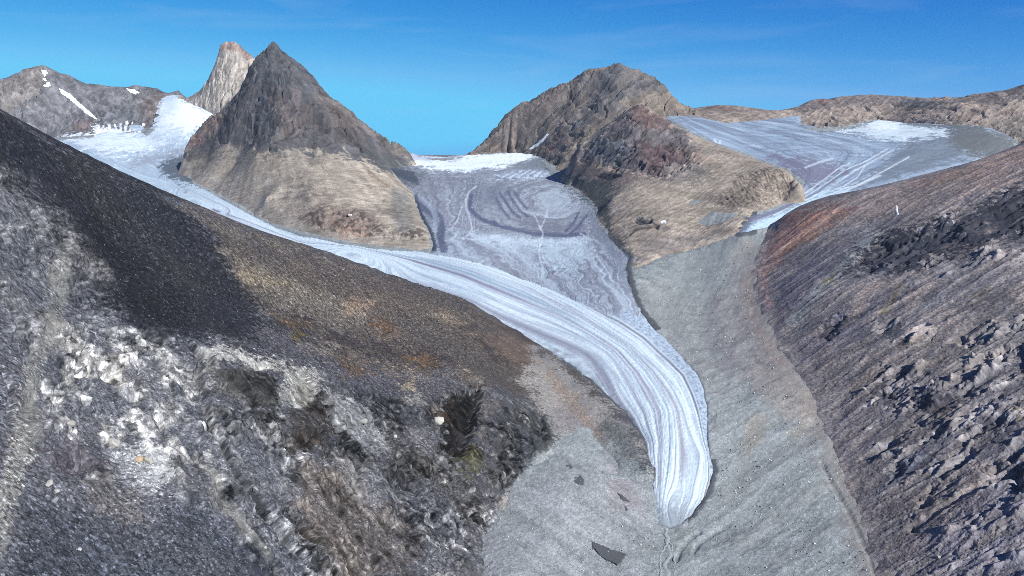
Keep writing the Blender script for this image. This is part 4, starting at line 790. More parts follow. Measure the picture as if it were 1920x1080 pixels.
# ---------------------------------------------------------------- the dark pyramid with its tan apron
def build_pyramid():
    lr = [(510,75,6800),(503,82,6810),(490,95,6820),(478,110,6830),(466,130,6840),(452,165,6850),(443,180,6860),(428,194,6870),(411,206,6880),(396,219,6890),(379,235,6900),(358,258,6900),(347,276,6880)]
    rr = [(510,75,6800),(517,77,6810),(527,92,6830),(545,107,6860),(562,118,6890),(580,136,6920),(595,153,6950),(606,169,6980),(635,191,7050),(665,215,7130),(694,236,7220),(723,255,7320),(746,270,7420),(767,285,7500)]
    l, r = onD(lr, 30), onD(rr, 34)
    back = np.concatenate([shift(r[2:], (150, 420, -330)), shift(l[2:], (-60, 420, -300)), shift(l[:1], (0, 700, -650))])
    base = onV([(346,300),(350,322),(369,342),(402,357),(434,374),(476,398),(522,421),(570,436),(640,451),(700,460),(790,467)], 0, 30, 3)
    bas2 = onV([(808,464),(804,438),(787,406),(778,377),(771,357),(740,342),(712,324),(735,300),(765,291)], 0, 24, 3)
    below = np.concatenate([shift(base, (0, -160, -110)), shift(bas2, (150, -60, -110))]); base = np.concatenate([base, bas2])
    body = onD([(530,150,6560),(540,210,6330),(560,270,6050),(575,300,5880),(600,340,5520),(610,390,5150),(480,290,6080),(440,310,6420),(420,340,6230),(500,370,5560),(700,330,5900),(690,390,5350),(745,400,5150),(650,240,6500),(690,280,6380),(720,300,6300),(480,200,6560),(430,250,6600),(390,290,6700),(600,230,6350)])
    x, y, z, shp = hill([l, r, back, base, below, body], 320, 830, 1.5, [(320,5400),(430,5100),(640,4500),(830,4200)], [(320,7700),(830,8100)], 640)
    U, V = proj(x, y, z); a = x; b = z * 1.2 + y * .5
    n0 = fbm(x / 300, y / 300, 5, 201); nb = fbm(a / 60, b / 60, 4, 202); nbw = fbm(a / (60 * 1.6), b / (60 * 1.6), 1, 202 + 900); wz = 9 * fbm(x / 130, y / 130, 3, 205)
    hi = sst(300, 250, V - .06 * (U - 560) + wz)
    B1, r1, _, _ = blocks((a + 20 * nbw) / 60, b / 90, 211); B2, r2, _, _ = blocks((a + 20 * nbw) / 24, b / 32, 212); fol = ridged((a + b * .5) / 190, (b - a * .5) / 50, 4, 213)
    fl = ridged((a * .9 - b * .35) / 60, (b * .9 + a * .35) / 300, 4, 214)
    ap = P(510, 75, 6800); rr_ = np.hypot(x - ap[0], y - ap[1]); th = np.arctan2(x - ap[0], ap[1] - y)
    rib = ridged(th * 5 + .25 * nb, rr_ / 1500, 4, 221) * sst(30, 260, rr_); rib2 = ridged(th * 14 + .4 * nb, rr_ / 800, 3, 222) * sst(60, 400, rr_)
    crd = np.minimum(ldist(U, V, [q_[:2] for q_ in lr])[0], ldist(U, V, [q_[:2] for q_ in rr])[0])
    rk = sst(-.12, .18, fbm(th * 4 + .3 * nb, rr_ / 420, 5, 223) + .35 * nb)
    B0, r0, _, e0 = blocks((a + 60 * nbw) / 210, (b + 60 * fbm(a / 150, b / 150, 1, 219)) / 260, 218)
    dz = hi * (62 * B0 + 60 * facets((a + 40 * nbw) / 170, b / 230, 271)[0] + 30 * facets((a * .8 + b * .6) / 60, (b * .8 - a * .6) / 80, 272)[0] - 8 * (1 - sst(.02, .08, e0)) + 16 * (rib - .4) + 4 * rk * (rib2 - .4)) + 14 * n0 + hi * (.3 + .9 * rk) * (14 * B1 + 8 * B2 + 26 * (fol - .5) + 10 * (fl - .5)) + (1 - hi) * (3 * B2 + 8 * (ridged(a / 320, b / 24, 4, 216) - .4))
    crg = sst(-8, 8, sdf(U, V, [(560,410),(600,385),(680,400),(720,425),(800,430),(800,450),(700,445),(600,430)]) + wz) ; dz += crg * (5 * B1 + 5 * B2)
    dz *= .35 + .65 * sst(0, 14, crd)
    dz += hi * 16 * B2 * sst(16, 2, crd)
    z2 = z + dz * sst(-2, 10, sdf(U, V, [(300,100),(500,60),(530,60),(800,290),(800,330),(772,350),(800,460),(640,447),(434,368),(346,315),(340,280)]))
    c = Paint(x, y, z, U, V, (153,145,134))
    dark = [(340,286),(360,255),(430,190),(470,110),(510,60),(530,70),(620,160),(700,240),(780,292),(740,320),(700,310),(650,290),(600,283),(560,285),(520,292),(470,282),(430,270),(400,300),(360,300)]
    c.poly(dark, (82,82,86), 10, .95, 14, 120)
    c.poly([(440,190),(470,110),(508,70),(530,80),(600,165),(560,190),(520,240),(470,230)], (78,82,88), 12, .8, 14, 110)
    c.poly([(500,160),(550,170),(600,230),(580,250),(520,240)], (96,86,86), 14, .7, 16, 90)
    c.poly([(345,270),(380,240),(420,205),(410,230),(380,262),(355,280)], (128,104,98), 6, .8, 8, 60)
    c.poly([(596,160),(640,190),(720,250),(780,290),(760,300),(700,262),(640,215),(600,185)], (118,110,106), 7, .85, 8, 90)
    c.poly([(600,180),(650,215),(690,260),(670,262),(620,220)], (112,98,94), 8, .6, 10, 80)
    c.poly([(360,285),(430,268),(480,285),(560,282),(520,320),(420,330),(360,320)], (126,118,108), 12, .5, 12, 90)
    for p in ([(575,300),(600,296),(606,308),(580,310)], [(520,370),(560,362),(600,366),(560,378)], [(540,352),(570,346),(590,352),(550,358)], [(590,365),(640,362),(620,374)]): c.poly(p, (108,102,98), 6, .7, 7, 60)
    c.poly([(560,402),(610,385),(690,400),(720,428),(680,440),(600,428)], (112,98,92), 9, .65, 10, 40)
    c.poly([(620,420),(660,415),(700,440),(640,444)], (150,124,110), 7, .6, 8, 40)
    c.poly([(735,350),(765,360),(780,440),(745,435),(735,390)], (118,118,116), 5, .75, 5, 40)
    c.poly([(676,305),(710,332),(735,349),(725,352),(695,332)], (126,112,98), 3, .7, 4, 40)
    c.poly([(690,285),(740,305),(775,300),(760,325),(710,315)], (82,86,88), 7, .8, 8, 40)
    hs = ridged(a / 260, b / 18, 4, 230)
    c.mul(1 + hi * (.2 * (r0 - .5) + .24 * (r1 - .5) + .4 * (r2 - .5) + .3 * (fol - .5) + .12 * (rib2 - .4))); c.lay(hi * (1 - rk) * .4, (108,103,101)); c.lay(hi * rk * sst(.3, .7, r2) * .4, (66,68,74)); c.mul(1 + (1 - hi) * (.22 * (hs - .4) + .12 * (r2 - .5)) * -1 + .14 * n0 + .14 * nb)
    apr = fbm(th * 26 + .5 * nb, rr_ / 500, 4, 231); c.mul(1 + (1 - hi) * (.2 * apr + .14 * fbm(x / 160, y / 160, 4, 232)))
    c.lay((1 - hi) * sst(.58, .8, hs) * sst(320, 350, V), (92,84,78), .6)
    c.lay(crg * sst(.55, .9, r2), (72,64,62), .7)
    return finish("mountain", x, y, z, z2, shp, c.c, rock_material("pyramid_rock", 6, .2, .5, 2.5, speck=.3), 0.98, "dark pyramid mountain with a pale tan apron between two glaciers", "mountain"), (x, y, z2, U, V, shp)

def build_tower():
    sky_ = [(338,180,9750),(355,184,9700),(362,180,9650),(380,165,9560),(392,150,9530),(402,130,9510),(409,110,9500),(411,93,9500),(413,82,9500),(425,78,9505),(433,76,9510),(441,77,9510),(450,85,9520),(457,93,9530),(466,98,9540),(475,105,9560),(500,140,9600),(540,200,9700)]
    s = onD(sky_, 46); back = np.concatenate([shift(s, (0, 260, -260)), shift(s, (0, 700, -700))])
    base = onV([(334,184),(362,195),(382,203),(398,213),(440,235),(500,260)], 0, 18, 2); below = shift(base, (0, -110, -150))
    x, y, z, shp = hill([s, back, base, below], 326, 520, 1.3, [(326,9300),(400,8750),(520,7900)], [(326,10500),(520,10500)], 330)
    U, V = proj(x, y, z); a = x; b = z
    nb = fbm(a / 60, b / 90, 4, 302); nbw = fbm(a / (60 * 1.6), b / (90 * 1.6), 1, 302 + 900); B1, r1, _, _ = blocks((a + 25 * nbw) / 36, b / 110, 311); B2, r2, _, _ = blocks((a + 20 * nbw) / 16, b / 40, 312); fl = ridged((a + .15 * b) / 40, b / 420, 4, 313)
    crd = ldist(U, V, [q_[:2] for q_ in sky_])[0]
    dz = (34 * blocks((a + 30 * nbw) / 90, b / 260, 318)[0] + 16 * B1 + 7 * B2 + 6 * (fl - .5) + 10 * nb) * (.5 + .5 * sst(0, 12, crd))
    c = Paint(x, y, z, U, V, (150,144,136))
    c.poly([(408,80),(430,72),(462,88),(480,106),(470,112),(440,96),(412,96)], (128,108,100), 4, .7, 5, 60)
    c.poly([(340,184),(362,178),(392,148),(412,100),(404,140),(380,175),(350,190)], (116,112,112), 4, .6, 5, 60)
    c.mul(1 + .22 * (r1 - .5) + .24 * (r2 - .5) + .12 * (fl - .5) + .15 * nb)
    finish("mountain", x, y, z, z + dz, shp, c.c, rock_material("tower_rock", 8, .28, .7, 3), 1.25, "pale beige rock tower with a blunt summit behind the dark pyramid", "mountain", cull=400, vtop=260)

def build_snowy():
    sk = [(-160,190,9200),(-60,165,9300),(0,152,9350),(25,141,9400),(50,131,9450),(70,124,9480),(80,122,9500),(92,126,9520),(112,136,9560),(140,145,9600),(162,156,9650),(195,161,9750),(217,162,9800),(237,164,9880),(255,158,9950),(270,164,10000),(295,165,10080),(312,175,10060),(325,174,10060),(331,166,10050),(334,168,10050),(340,177,10040),(355,183,10000),(370,190,9950)]
    s = onD(sk, 64); back = np.concatenate([shift(s, (0, 350, -250)), shift(s, (0, 900, -700))])
    rdg = onD([(80,122,9500),(77,160,9200),(62,177,9020),(37,202,8800),(10,225,8600)], 16)
    base = onV([(-160,330),(-60,300),(0,272),(60,260),(110,257),(140,256),(172,254),(205,246),(240,249),(270,251),(287,241),(296,218),(298,200),(311,179)], 0, 40, 2)
    below = shift(base, (0, -150, -120))
    body = onD([(0,200,8900),(150,205,9150),(215,210,9150),(250,205,9250),(262,222,8900),(120,200,9150),(275,235,8600),(283,205,9050)])
    x, y, z, shp = hill([s, back, rdg, base, below, body], -130, 372, 1.5, [(-130,6700),(0,7300),(110,7700),(372,8000)], [(-130,10200),(372,11000)], 460)
    U, V = proj(x, y, z); a = x; b = z * 1.1 + y * .5
    n0 = fbm(x / 400, y / 400, 4, 401); nb = fbm(a / 80, b / 80, 4, 402); nbw = fbm(a / (80 * 1.6), b / (80 * 1.6), 1, 402 + 900); B1, r1, _, _ = blocks((a + 25 * nbw) / 80, b / 110, 411); B2, r2, _, _ = blocks((a + 20 * nbw) / 30, b / 44, 412)
    fl = ridged((a * .8 + b * .5) / 90, (b * .8 - a * .5) / 420, 4, 413); fv = ridged(a / 45, b / 500, 3, 414)
    spur = sst(-6, 6, sdf(U, V, [(175,222),(200,212),(262,216),(262,246),(180,246)]))
    crd = ldist(U, V, [q_[:2] for q_ in sk])[0]
    dz = (55 * blocks((a + 60 * nbw) / 260, b / 330, 418)[0] + 14 * B1 + 8 * B2 + 26 * (fl - .5) + 24 * n0 + spur * 22 * (fv - .5)) * (.35 + .65 * sst(0, 12, crd)) * (.15 + .85 * sst(0, 18, ldist(U, V, [(-160,330),(0,270),(110,256),(205,247),(270,251),(287,241),(297,218),(298,200),(311,179)])[0]))
    z2 = z + dz
    c = Paint(x, y, z, U, V, (112,112,116))
    c.poly([(-160,160),(0,150),(80,120),(78,160),(60,180),(30,206),(0,230),(-160,260)], (128,122,119), 6, .85, 8, 120)
    c.poly([(262,190),(300,165),(312,178),(298,200),(296,222),(285,240),(266,232)], (114,105,103), 7, .75, 8, 90)
    c.poly([(130,230),(172,222),(178,246),(150,252)], (110,96,96), 7, .6, 8, 90)
    c.poly([(180,205),(262,205),(262,232),(190,236)], (92,96,102), 8, .6, 10, 90)
    c.mul(1 + .24 * (r1 - .5) + .22 * (r2 - .5) + .34 * (fl - .5) + .12 * n0)
    W_ = (232,243,248)
    for k in range(9):      # snow lying in the gullies at the back of the basin
        u0 = 190 + 9 * k; c.line([(u0 + 3 * (k - 4) * .6, 224 + 3 * abs(k - 5)), (u0, 246)], W_, .7 + .5 * (k % 3), 1.2, .85, 2.0, 30)
    c.poly([(108,256),(150,251),(176,247),(176,238),(205,240),(235,246),(272,250),(290,262),(108,280)], W_, 4, .95, 7, 60)
    obj = finish("mountain", x, y, z, z2, shp, c.c, rock_material("grey_mountain_rock", 9, .28, .7, 3), 1.05, "grey mountain with snow streaks at the head of the long glacier", "mountain", cull=400, vtop=270)
    return obj, (x, y, z2, U, V, shp)

def build_stepped():
    sk = [(870,294,8300),(882,287,8300),(904,268,8270),(924,254,8250),(956,231,8220),(982,209,8190),(1006,184,8150),(1023,179,8130),(1041,166,8110),(1064,158,8090),(1082,147,8070),(1091,134,8060),(1108,128,8050),(1134,131,8020),(1152,122,8005),(1160,117,8000),(1175,125,8010),(1198,135,8030),(1222,145,8050),(1233,154,8060),(1236,162,8065),(1254,174,8080),(1274,195,8100),(1297,203,8120),(1330,210,8150)]
    s = onD(sk, 60); back = np.concatenate([shift(s, (0, 400, -300)), shift(s, (0, 1000, -800))])
    base = np.concatenate([onV([(882,289),(960,284),(1008,289),(1030,297),(1060,315)], 0, 14, -3), onV([(1120,320),(1230,222),(1260,216),(1310,215)], 0, 14, -3)])
    below = shift(base, (0, -200, -100))
    body = onD([(1160,150,7800),(1140,200,7620),(1100,250,7450),(1060,285,7300),(1100,190,7850),(1020,240,7990),(1050,220,7950),(1200,165,7800),(1215,190,7650),(1180,200,7480),(960,262,8160),(1000,275,8020)])
    x, y, z, shp = hill([s, back, base, below, body], 850, 1318, 1.5, [(850,6900),(1100,6200),(1350,7000)], [(850,9400),(1350,9400)], 420)
    U, V = proj(x, y, z); a = x; b = z * 1.2 + y * .4
    n0 = fbm(x / 350, y / 350, 4, 501); nb = fbm(a / 70, b / 70, 4, 502); nbw = fbm(a / (70 * 1.6), b / (70 * 1.6), 1, 502 + 900); B1, r1, _, _ = blocks((a + 25 * nbw) / 60, b / 80, 511); B2, r2, _, _ = blocks((a + 20 * nbw) / 24, b / 30, 512)
    fo = R(-42); fa = a * math.cos(fo) - b * math.sin(fo); fb = a * math.sin(fo) + b * math.cos(fo)
    fl = ridged(fa / 420, fb / 60, 4, 513)
    crd = ldist(U, V, [q_[:2] for q_ in sk])[0]
    rk = sst(-.12, .2, fbm(fa / 380, fb / 120, 5, 523) + .3 * nb); B0, r0, _, e0 = blocks((fa + 60 * nbw) / 330, fb / 190, 518)
    dz = (58 * B0 + 60 * facets(fa / 260, fb / 150, 571)[0] + 30 * facets((fa * .8 + fb * .6) / 80, (fb * .8 - fa * .6) / 60, 572)[0] - 8 * (1 - sst(.02, .08, e0)) + (.3 + .9 * rk) * (14 * B1 + 8 * B2 + 30 * (fl - .5)) + 20 * n0) * (.25 + .75 * sst(0, 14, crd)) + 18 * B2 * sst(14, 2, crd); z2 = z + dz
    c = Paint(x, y, z, U, V, (116,110,106))
    c.poly([(870,295),(960,228),(1010,182),(1060,160),(1040,200),(990,250),(940,285)], (124,112,108), 8, .8, 10, 100)
    c.poly([(1085,150),(1135,128),(1165,115),(1240,160),(1200,180),(1150,200),(1110,230),(1060,262),(1080,220),(1110,190)], (90,92,98), 9, .85, 12, 100)
    c.poly([(1000,275),(1060,215),(1110,165),(1120,170),(1080,225),(1030,280)], (122,116,112), 6, .8, 8, 90)
    c.poly([(1160,190),(1190,180),(1250,175),(1310,205),(1260,218),(1220,205)], (136,124,112), 7, .85, 8, 90)
    c.poly([(1050,290),(1100,240),(1130,225),(1110,260),(1080,290)], (130,122,110), 7, .7, 8, 90)
    c.poly([(885,287),(960,262),(1000,270),(1010,290)], (130,112,104), 6, .6, 8, 90)
    c.poly([(1005,282),(1030,268),(1050,290),(1020,294)], (124,96,92), 5, .7, 6, 60)
    c.poly([(900,287),(960,280),(1010,284),(1040,290),(1070,300),(1050,312),(1010,292)], (72,76,80), 4, .8, 6, 60)
    c.mul(1 + .2 * (r1 - .5) + .22 * (r2 - .5) + .4 * (fl - .5) + .12 * n0); c.lay((1 - rk) * .4, (134,124,116)); c.lay(rk * sst(.35, .75, r2) * .35, (72,74,78))
    obj = finish("mountain", x, y, z, z2, shp, c.c, rock_material("stepped_rock", 8, .28, .7, 3), 1.0, "broad grey mountain with a stepped summit right of the snowy pass", "mountain", cull=60, vtop=290)
    return obj, (x, y, z2, U, V, shp)

def build_knoll():
    lr = [(1195,195,6300),(1169,212,6320),(1134,237,6330),(1108,259,6320),(1087,278,6300),(1072,292,6400)]
    rr = [(1195,195,6300),(1210,198,6320),(1239,215,6330),(1268,233,6300),(1292,249,6240),(1327,266,6100),(1370,281,5900),(1420,300,5600),(1447,311,5450),(1477,321,5250),(1497,340,4950)]
    l, r = onD(lr, 18), onD(rr, 34)
    back = np.concatenate([shift(l, (-40, 330, -150)), shift(r[:20], (60, 330, -170)), shift(r[20:], (150, 120, -120)), shift(l[:1], (0, 700, -300))])
    base = onV([(1490,362),(1462,382),(1439,392),(1407,402),(1392,420),(1380,440),(1330,455),(1250,476),(1195,497)], 0, 26, 3)
    bas2 = onV([(1186,478),(1166,464),(1146,443),(1128,421),(1120,388),(1105,370),(1080,352),(1048,332),(1040,315),(1060,303)], 0, 22, 3)
    below = np.concatenate([shift(base[:14], (110, -100, -115)), shift(base[14:], (0, -150, -115)), shift(bas2, (-150, -50, -110))]); base = np.concatenate([base, bas2])
    body = onD([(1195,240,6080),(1190,290,5800),(1150,310,5900),(1110,300,6130),(1200,330,5450),(1200,380,4980),(1200,430,4520),(1300,320,5520),(1300,380,4980),(1330,420,4580),(1400,320,5380),(1420,360,4930),(1250,280,5920),(1240,240,6180),(1150,370,5230),(1450,350,5000),(1400,385,4690)])
    x, y, z, shp = hill([l, r, back, base, below, body], 1030, 1520, 1.5, [(1030,5600),(1150,4000),(1250,3800),(1400,4050),(1520,4400)], [(1030,7300),(1300,7200),(1520,5800)], 620)
    U, V = proj(x, y, z); a = x; b = z * 1.2 + y * .5
    n0 = fbm(x / 260, y / 260, 5, 601); nb = fbm(a / 50, b / 50, 4, 602); nbw = fbm(a / (50 * 1.6), b / (50 * 1.6), 1, 602 + 900); wz = 9 * fbm(x / 110, y / 110, 3, 605)
    hi = np.maximum(sst(-8, 8, sdf(U, V, [(1080,285),(1195,185),(1290,260),(1310,310),(1260,335),(1200,328),(1150,318),(1090,300)]) + wz), 0)
    crg = np.maximum(sst(-8, 8, sdf(U, V, [(1385,330),(1440,312),(1500,330),(1490,362),(1440,392),(1390,385),(1340,390),(1350,370)]) + wz), .5 * sst(-8, 8, sdf(U, V, [(1240,300),(1330,310),(1330,350),(1260,345)]) + wz))
    fo = R(40); fa = a * math.cos(fo) + b * math.sin(fo); fb = -a * math.sin(fo) + b * math.cos(fo)
    B1, r1, _, _ = blocks((fa + 15 * nbw) / 70, fb / 34, 611); B2, r2, _, _ = blocks((fa + 15 * nbw) / 28, fb / 15, 612); fol = ridged(fa / 170, fb / 36, 4, 613); fv = ridged(a / 34, b / 260, 3, 614)
    dz = 10 * n0 + hi * (30 * blocks((fa + 40 * nbw) / 170, fb / 110, 618)[0] + 36 * facets(fa / 130, fb / 90, 671)[0] + 18 * facets((fa * .8 + fb * .6) / 46, (fb * .8 - fa * .6) / 36, 672)[0] + 14 * B1 + 6 * B2 + 22 * (fol - .5)) + crg * (6 * B1 + 5 * B2 + 5 * (fv - .5)) + (1 - np.maximum(hi, crg)) * (2.5 * B2 + 6 * (fol - .5))
    dz -= 24 * sst(-3, 4, sdf(U, V, [(1188,411),(1200,408),(1222,410),(1222,417),(1206,418),(1190,416)]) + 3 * nb) + 14 * sst(-3, 4, sdf(U, V, [(1226,418),(1236,421),(1232,428),(1224,424)]) + 3 * nb) + 6 * (1 - sst(1, 4, ldist(U, V, [(1180,440),(1190,430),(1215,426),(1228,424)])[0]))
    dz -= 18 * sst(-3, 5, sdf(U, V, [(1118,330),(1150,325),(1165,330),(1140,338)]) + 3 * nb)
    crd = np.minimum(ldist(U, V, [q_[:2] for q_ in lr])[0], ldist(U, V, [q_[:2] for q_ in rr])[0])
    dz *= .35 + .65 * sst(0, 12, crd)
    z2 = z + dz
    c = Paint(x, y, z, U, V, (149,140,129))
    c.poly([(1075,295),(1130,240),(1195,188),(1235,210),(1290,250),(1310,300),(1250,335),(1205,330),(1150,318),(1100,300)], (92,88,92), 9, .95, 12, 80)
    c.poly([(1180,215),(1195,192),(1240,215),(1260,240),(1210,240),(1195,230)], (104,86,84), 7, .8, 8, 60)
    c.poly([(1200,265),(1260,270),(1290,300),(1260,330),(1210,320)], (96,78,80), 9, .7, 10, 60)
    c.poly([(1100,270),(1150,255),(1180,270),(1160,310),(1110,305)], (84,90,96), 9, .7, 10, 60)
    c.poly([(1060,300),(1100,300),(1170,318),(1200,330),(1160,350),(1120,350),(1080,330)], (128,114,106), 9, .8, 10, 60)
    c.poly([(1045,320),(1080,328),(1130,340),(1165,328),(1150,345),(1140,380),(1150,440),(1190,480),(1180,500),(1120,400),(1080,350)], (80,84,82), 8, .9, 8, 60)
    c.poly([(1115,328),(1165,324),(1160,334),(1130,340)], (54,52,60), 4, .8, 4, 40)
    c.poly([(1240,310),(1300,305),(1330,320),(1310,340),(1260,342)], (110,108,106), 9, .7, 9, 60)
    c.poly([(1270,275),(1320,290),(1340,310),(1300,300)], (146,128,118), 8, .7, 8, 60)
    c.poly([(1340,370),(1400,345),(1430,350),(1420,385),(1360,392)], (106,98,92), 10, .5, 12, 50)
    c.poly([(1200,440),(1300,440),(1370,430),(1330,452),(1250,474),(1195,495)], (124,118,116), 9, .75, 9, 50)
    c.poly([(1180,420),(1240,420),(1260,440),(1210,450)], (122,114,108), 9, .6, 9, 50)
    c.lay(crg * sst(.45, .75, fv) * sst(1330, 1400, U), (78,66,60), .75); c.lay(crg * sst(.6, .9, r2), (92,84,78), .6)
    c.poly([(1188,411),(1200,408),(1222,410),(1224,417),(1206,418),(1190,416)], (52,56,62), 3, .8, 3, 20); c.poly([(1226,418),(1236,421),(1232,428),(1224,424)], (60,58,58), 3, .8, 3, 20)  # shade beneath the rock painted into the hollow's colour
    c.line([(1180,440),(1190,430),(1215,426),(1228,424)], (80,76,70), 1.5, 2.5, .7, 3, 30)
    c.mul(1 + hi * (.24 * (r1 - .5) + .3 * (r2 - .5) + .3 * (fol - .5)) + (1 - hi) * (.12 * (r2 - .5) + .12 * (fol - .45) + .2 * fbm((y * .9 + x * .4) / 30, (x * .9 - y * .4) / 300, 4, 631) + .14 * fbm(x / 150, y / 150, 4, 632)) + .12 * n0 + .12 * nb)
    obj = finish("mountain", x, y, z, z2, shp, c.c, rock_material("red_knoll_rock", 5, .2, .5, 2.0, speck=.3), 1.02, "small dark red peak with a broad tan apron between two glaciers", "mountain")
    return obj, (x, y, z2, U, V, shp)

def build_far():
    sk = [(1270,212,9000),(1300,206,9000),(1318,203,9000),(1332,198,9000),(1370,200,9050),(1414,212,9200),(1440,212,9400),(1462,209,9500),(1491,202,9600),(1517,188,9650),(1541,184,9650),(1552,186,9650),(1576,181,9650),(1600,178,9650),(1614,176,9650),(1646,178,9600),(1681,181,9550),(1725,186,9450),(1762,190,9300),(1812,188,9100),(1856,183,8900),(1885,172,8700),(1920,159,8500),(2000,130,8200),(2150,95,7900)]
    s = onD(sk, 60); back = np.concatenate([shift(s, (0, 500, -200)), shift(s, (0, 1300, -800))])
    bl = [(1270,217),(1300,216),(1360,229),(1420,225),(1471,219),(1497,216),(1500,234),(1535,242),(1564,241),(1608,232),(1646,223),(1695,229),(1768,232),(1841,235),(1868,250),(1900,264),(1960,262),(2150,230)]
    base = onV(bl, 0, 50, 3); below = shift(base, (0, -250, -150))
    x, y, z, shp = hill([s, back, base, below], 1260, 2140, 1.6, [(1260,7000),(1900,6600),(2140,6000)], [(1260,10800),(2140,10300)], 260, True)
    U, V = proj(x, y, z); a = x; b = z * 1.2 + y * .3
    n0 = fbm(x / 350, y / 350, 4, 701); nb = fbm(a / 70, b / 70, 4, 702); nbw = fbm(a / (70 * 1.6), b / (70 * 1.6), 1, 702 + 900); B1, r1, _, _ = blocks((a + 25 * nbw) / 70, b / 60, 711); B2, r2, _, _ = blocks((a + 20 * nbw) / 28, b / 26, 712)
    fl = ridged((a * .8 + b * .6) / 300, (b * .8 - a * .6) / 60, 4, 713)
    crd = ldist(U, V, [q_[:2] for q_ in sk])[0]
    dz = (26 * blocks((a + 40 * nbw) / 220, b / 150, 718)[0] + 9 * B1 + 5 * B2 + 18 * (fl - .5) + 14 * n0) * (.35 + .65 * sst(0, 12, crd)) * sst(1420, 1500, U) + 5 * n0; z2 = z + dz
    c = Paint(x, y, z, U, V, (140,129,121))
    c.poly([(1491,206),(1541,182),(1646,174),(1760,188),(1720,200),(1600,200),(1530,205)], (122,114,112), 7, .8, 9, 120)
    c.poly([(1680,184),(1760,192),(1812,190),(1740,202),(1690,198)], (84,86,92), 5, .7, 6, 100)
    c.poly([(1812,190),(1885,170),(2150,90),(2150,150),(1920,185),(1850,192)], (104,98,98), 7, .8, 9, 120)
    c.poly([(1530,188),(1545,183),(1560,188),(1540,196)], (116,92,88), 3, .7, 4, 60)
    c.poly([(1316,204),(1332,198),(1370,201),(1400,210),(1360,208)], (112,94,90), 2.5, .8, 3, 80)
    c.poly([(1500,232),(1540,240),(1608,231),(1640,222),(1600,228),(1530,234)], (112,112,108), 4, .7, 5, 60)
    c.poly([(1840,235),(1880,220),(1960,210),(1960,262),(1890,262)], (110,106,104), 8, .6, 9, 90)
    c.mul(1 + .2 * (r1 - .5) + .2 * (r2 - .5) + .3 * (fl - .5) + .1 * n0)
    finish("mountain", x, y, z, z2, shp, c.c, rock_material("far_ridge_rock", 9, .26, .6, 3), 1.02, "long low tan ridge beyond the plateau glacier", "mountain", cull=60, vtop=262)

def ground_sheet():
    """low country reaching the horizon, far below the passes"""
    n = 140; g = np.linspace(-1, 1, n); s = np.sign(g) * np.abs(g) ** 2 * 170000
    X, Y = np.meshgrid(s, s); Z = -260 + 60 * fbm(X.ravel() / 9000, Y.ravel() / 9000, 4, 9) - (X.ravel() ** 2 + Y.ravel() ** 2) / (2 * 6371000.0)   # the earth's own curve
    me = mesh_from("ground", np.stack([X.ravel(), Y.ravel(), Z], 1), grid_quads(n, n))
    attr_col(me, lin(np.tile([112., 106., 98.], (n * n, 1)))); link("ground", me, rock_material("low_ground", 60, .3, .5, 5), "low bare ground reaching the horizon", "ground", "structure")

ground_sheet(); build_valley(); build_main(); build_mid(); build_right()
HL = build_left_hill(); HR = build_right_hill(); PY = build_pyramid(); build_tower(); SN_ = build_snowy(); ST = build_stepped(); KN = build_knoll(); build_far()

def build_haze():
    """thin blue air between the camera and the far peaks"""
    v = [(sx * 16000.0, yy, zz) for zz in (-330.0, 2150.0) for sx, yy in ((-1, -6000.0), (1, -6000.0), (1, 14000.0), (-1, 14000.0))]
    q = np.array([(0,3,2,1),(4,5,6,7),(0,1,5,4),(1,2,6,5),(2,3,7,6),(3,0,4,7)])
    me = mesh_from("haze", np.array(v), q, False); m = bpy.data.materials.new("thin_air"); m.use_nodes = True; t = m.node_tree; t.nodes.clear()
    o = t.nodes.new("ShaderNodeOutputMaterial"); pv = t.nodes.new("ShaderNodeVolumePrincipled"); pv.inputs["Density"].default_value = HAZE
    pv.inputs["Color"].default_value = (.72, .86, 1.0, 1); t.links.new(pv.outputs[0], o.inputs["Volume"])
    link("haze", me, m, "thin blue air over the whole valley", "haze", "stuff")
HAZE = 0.8e-5
build_haze()

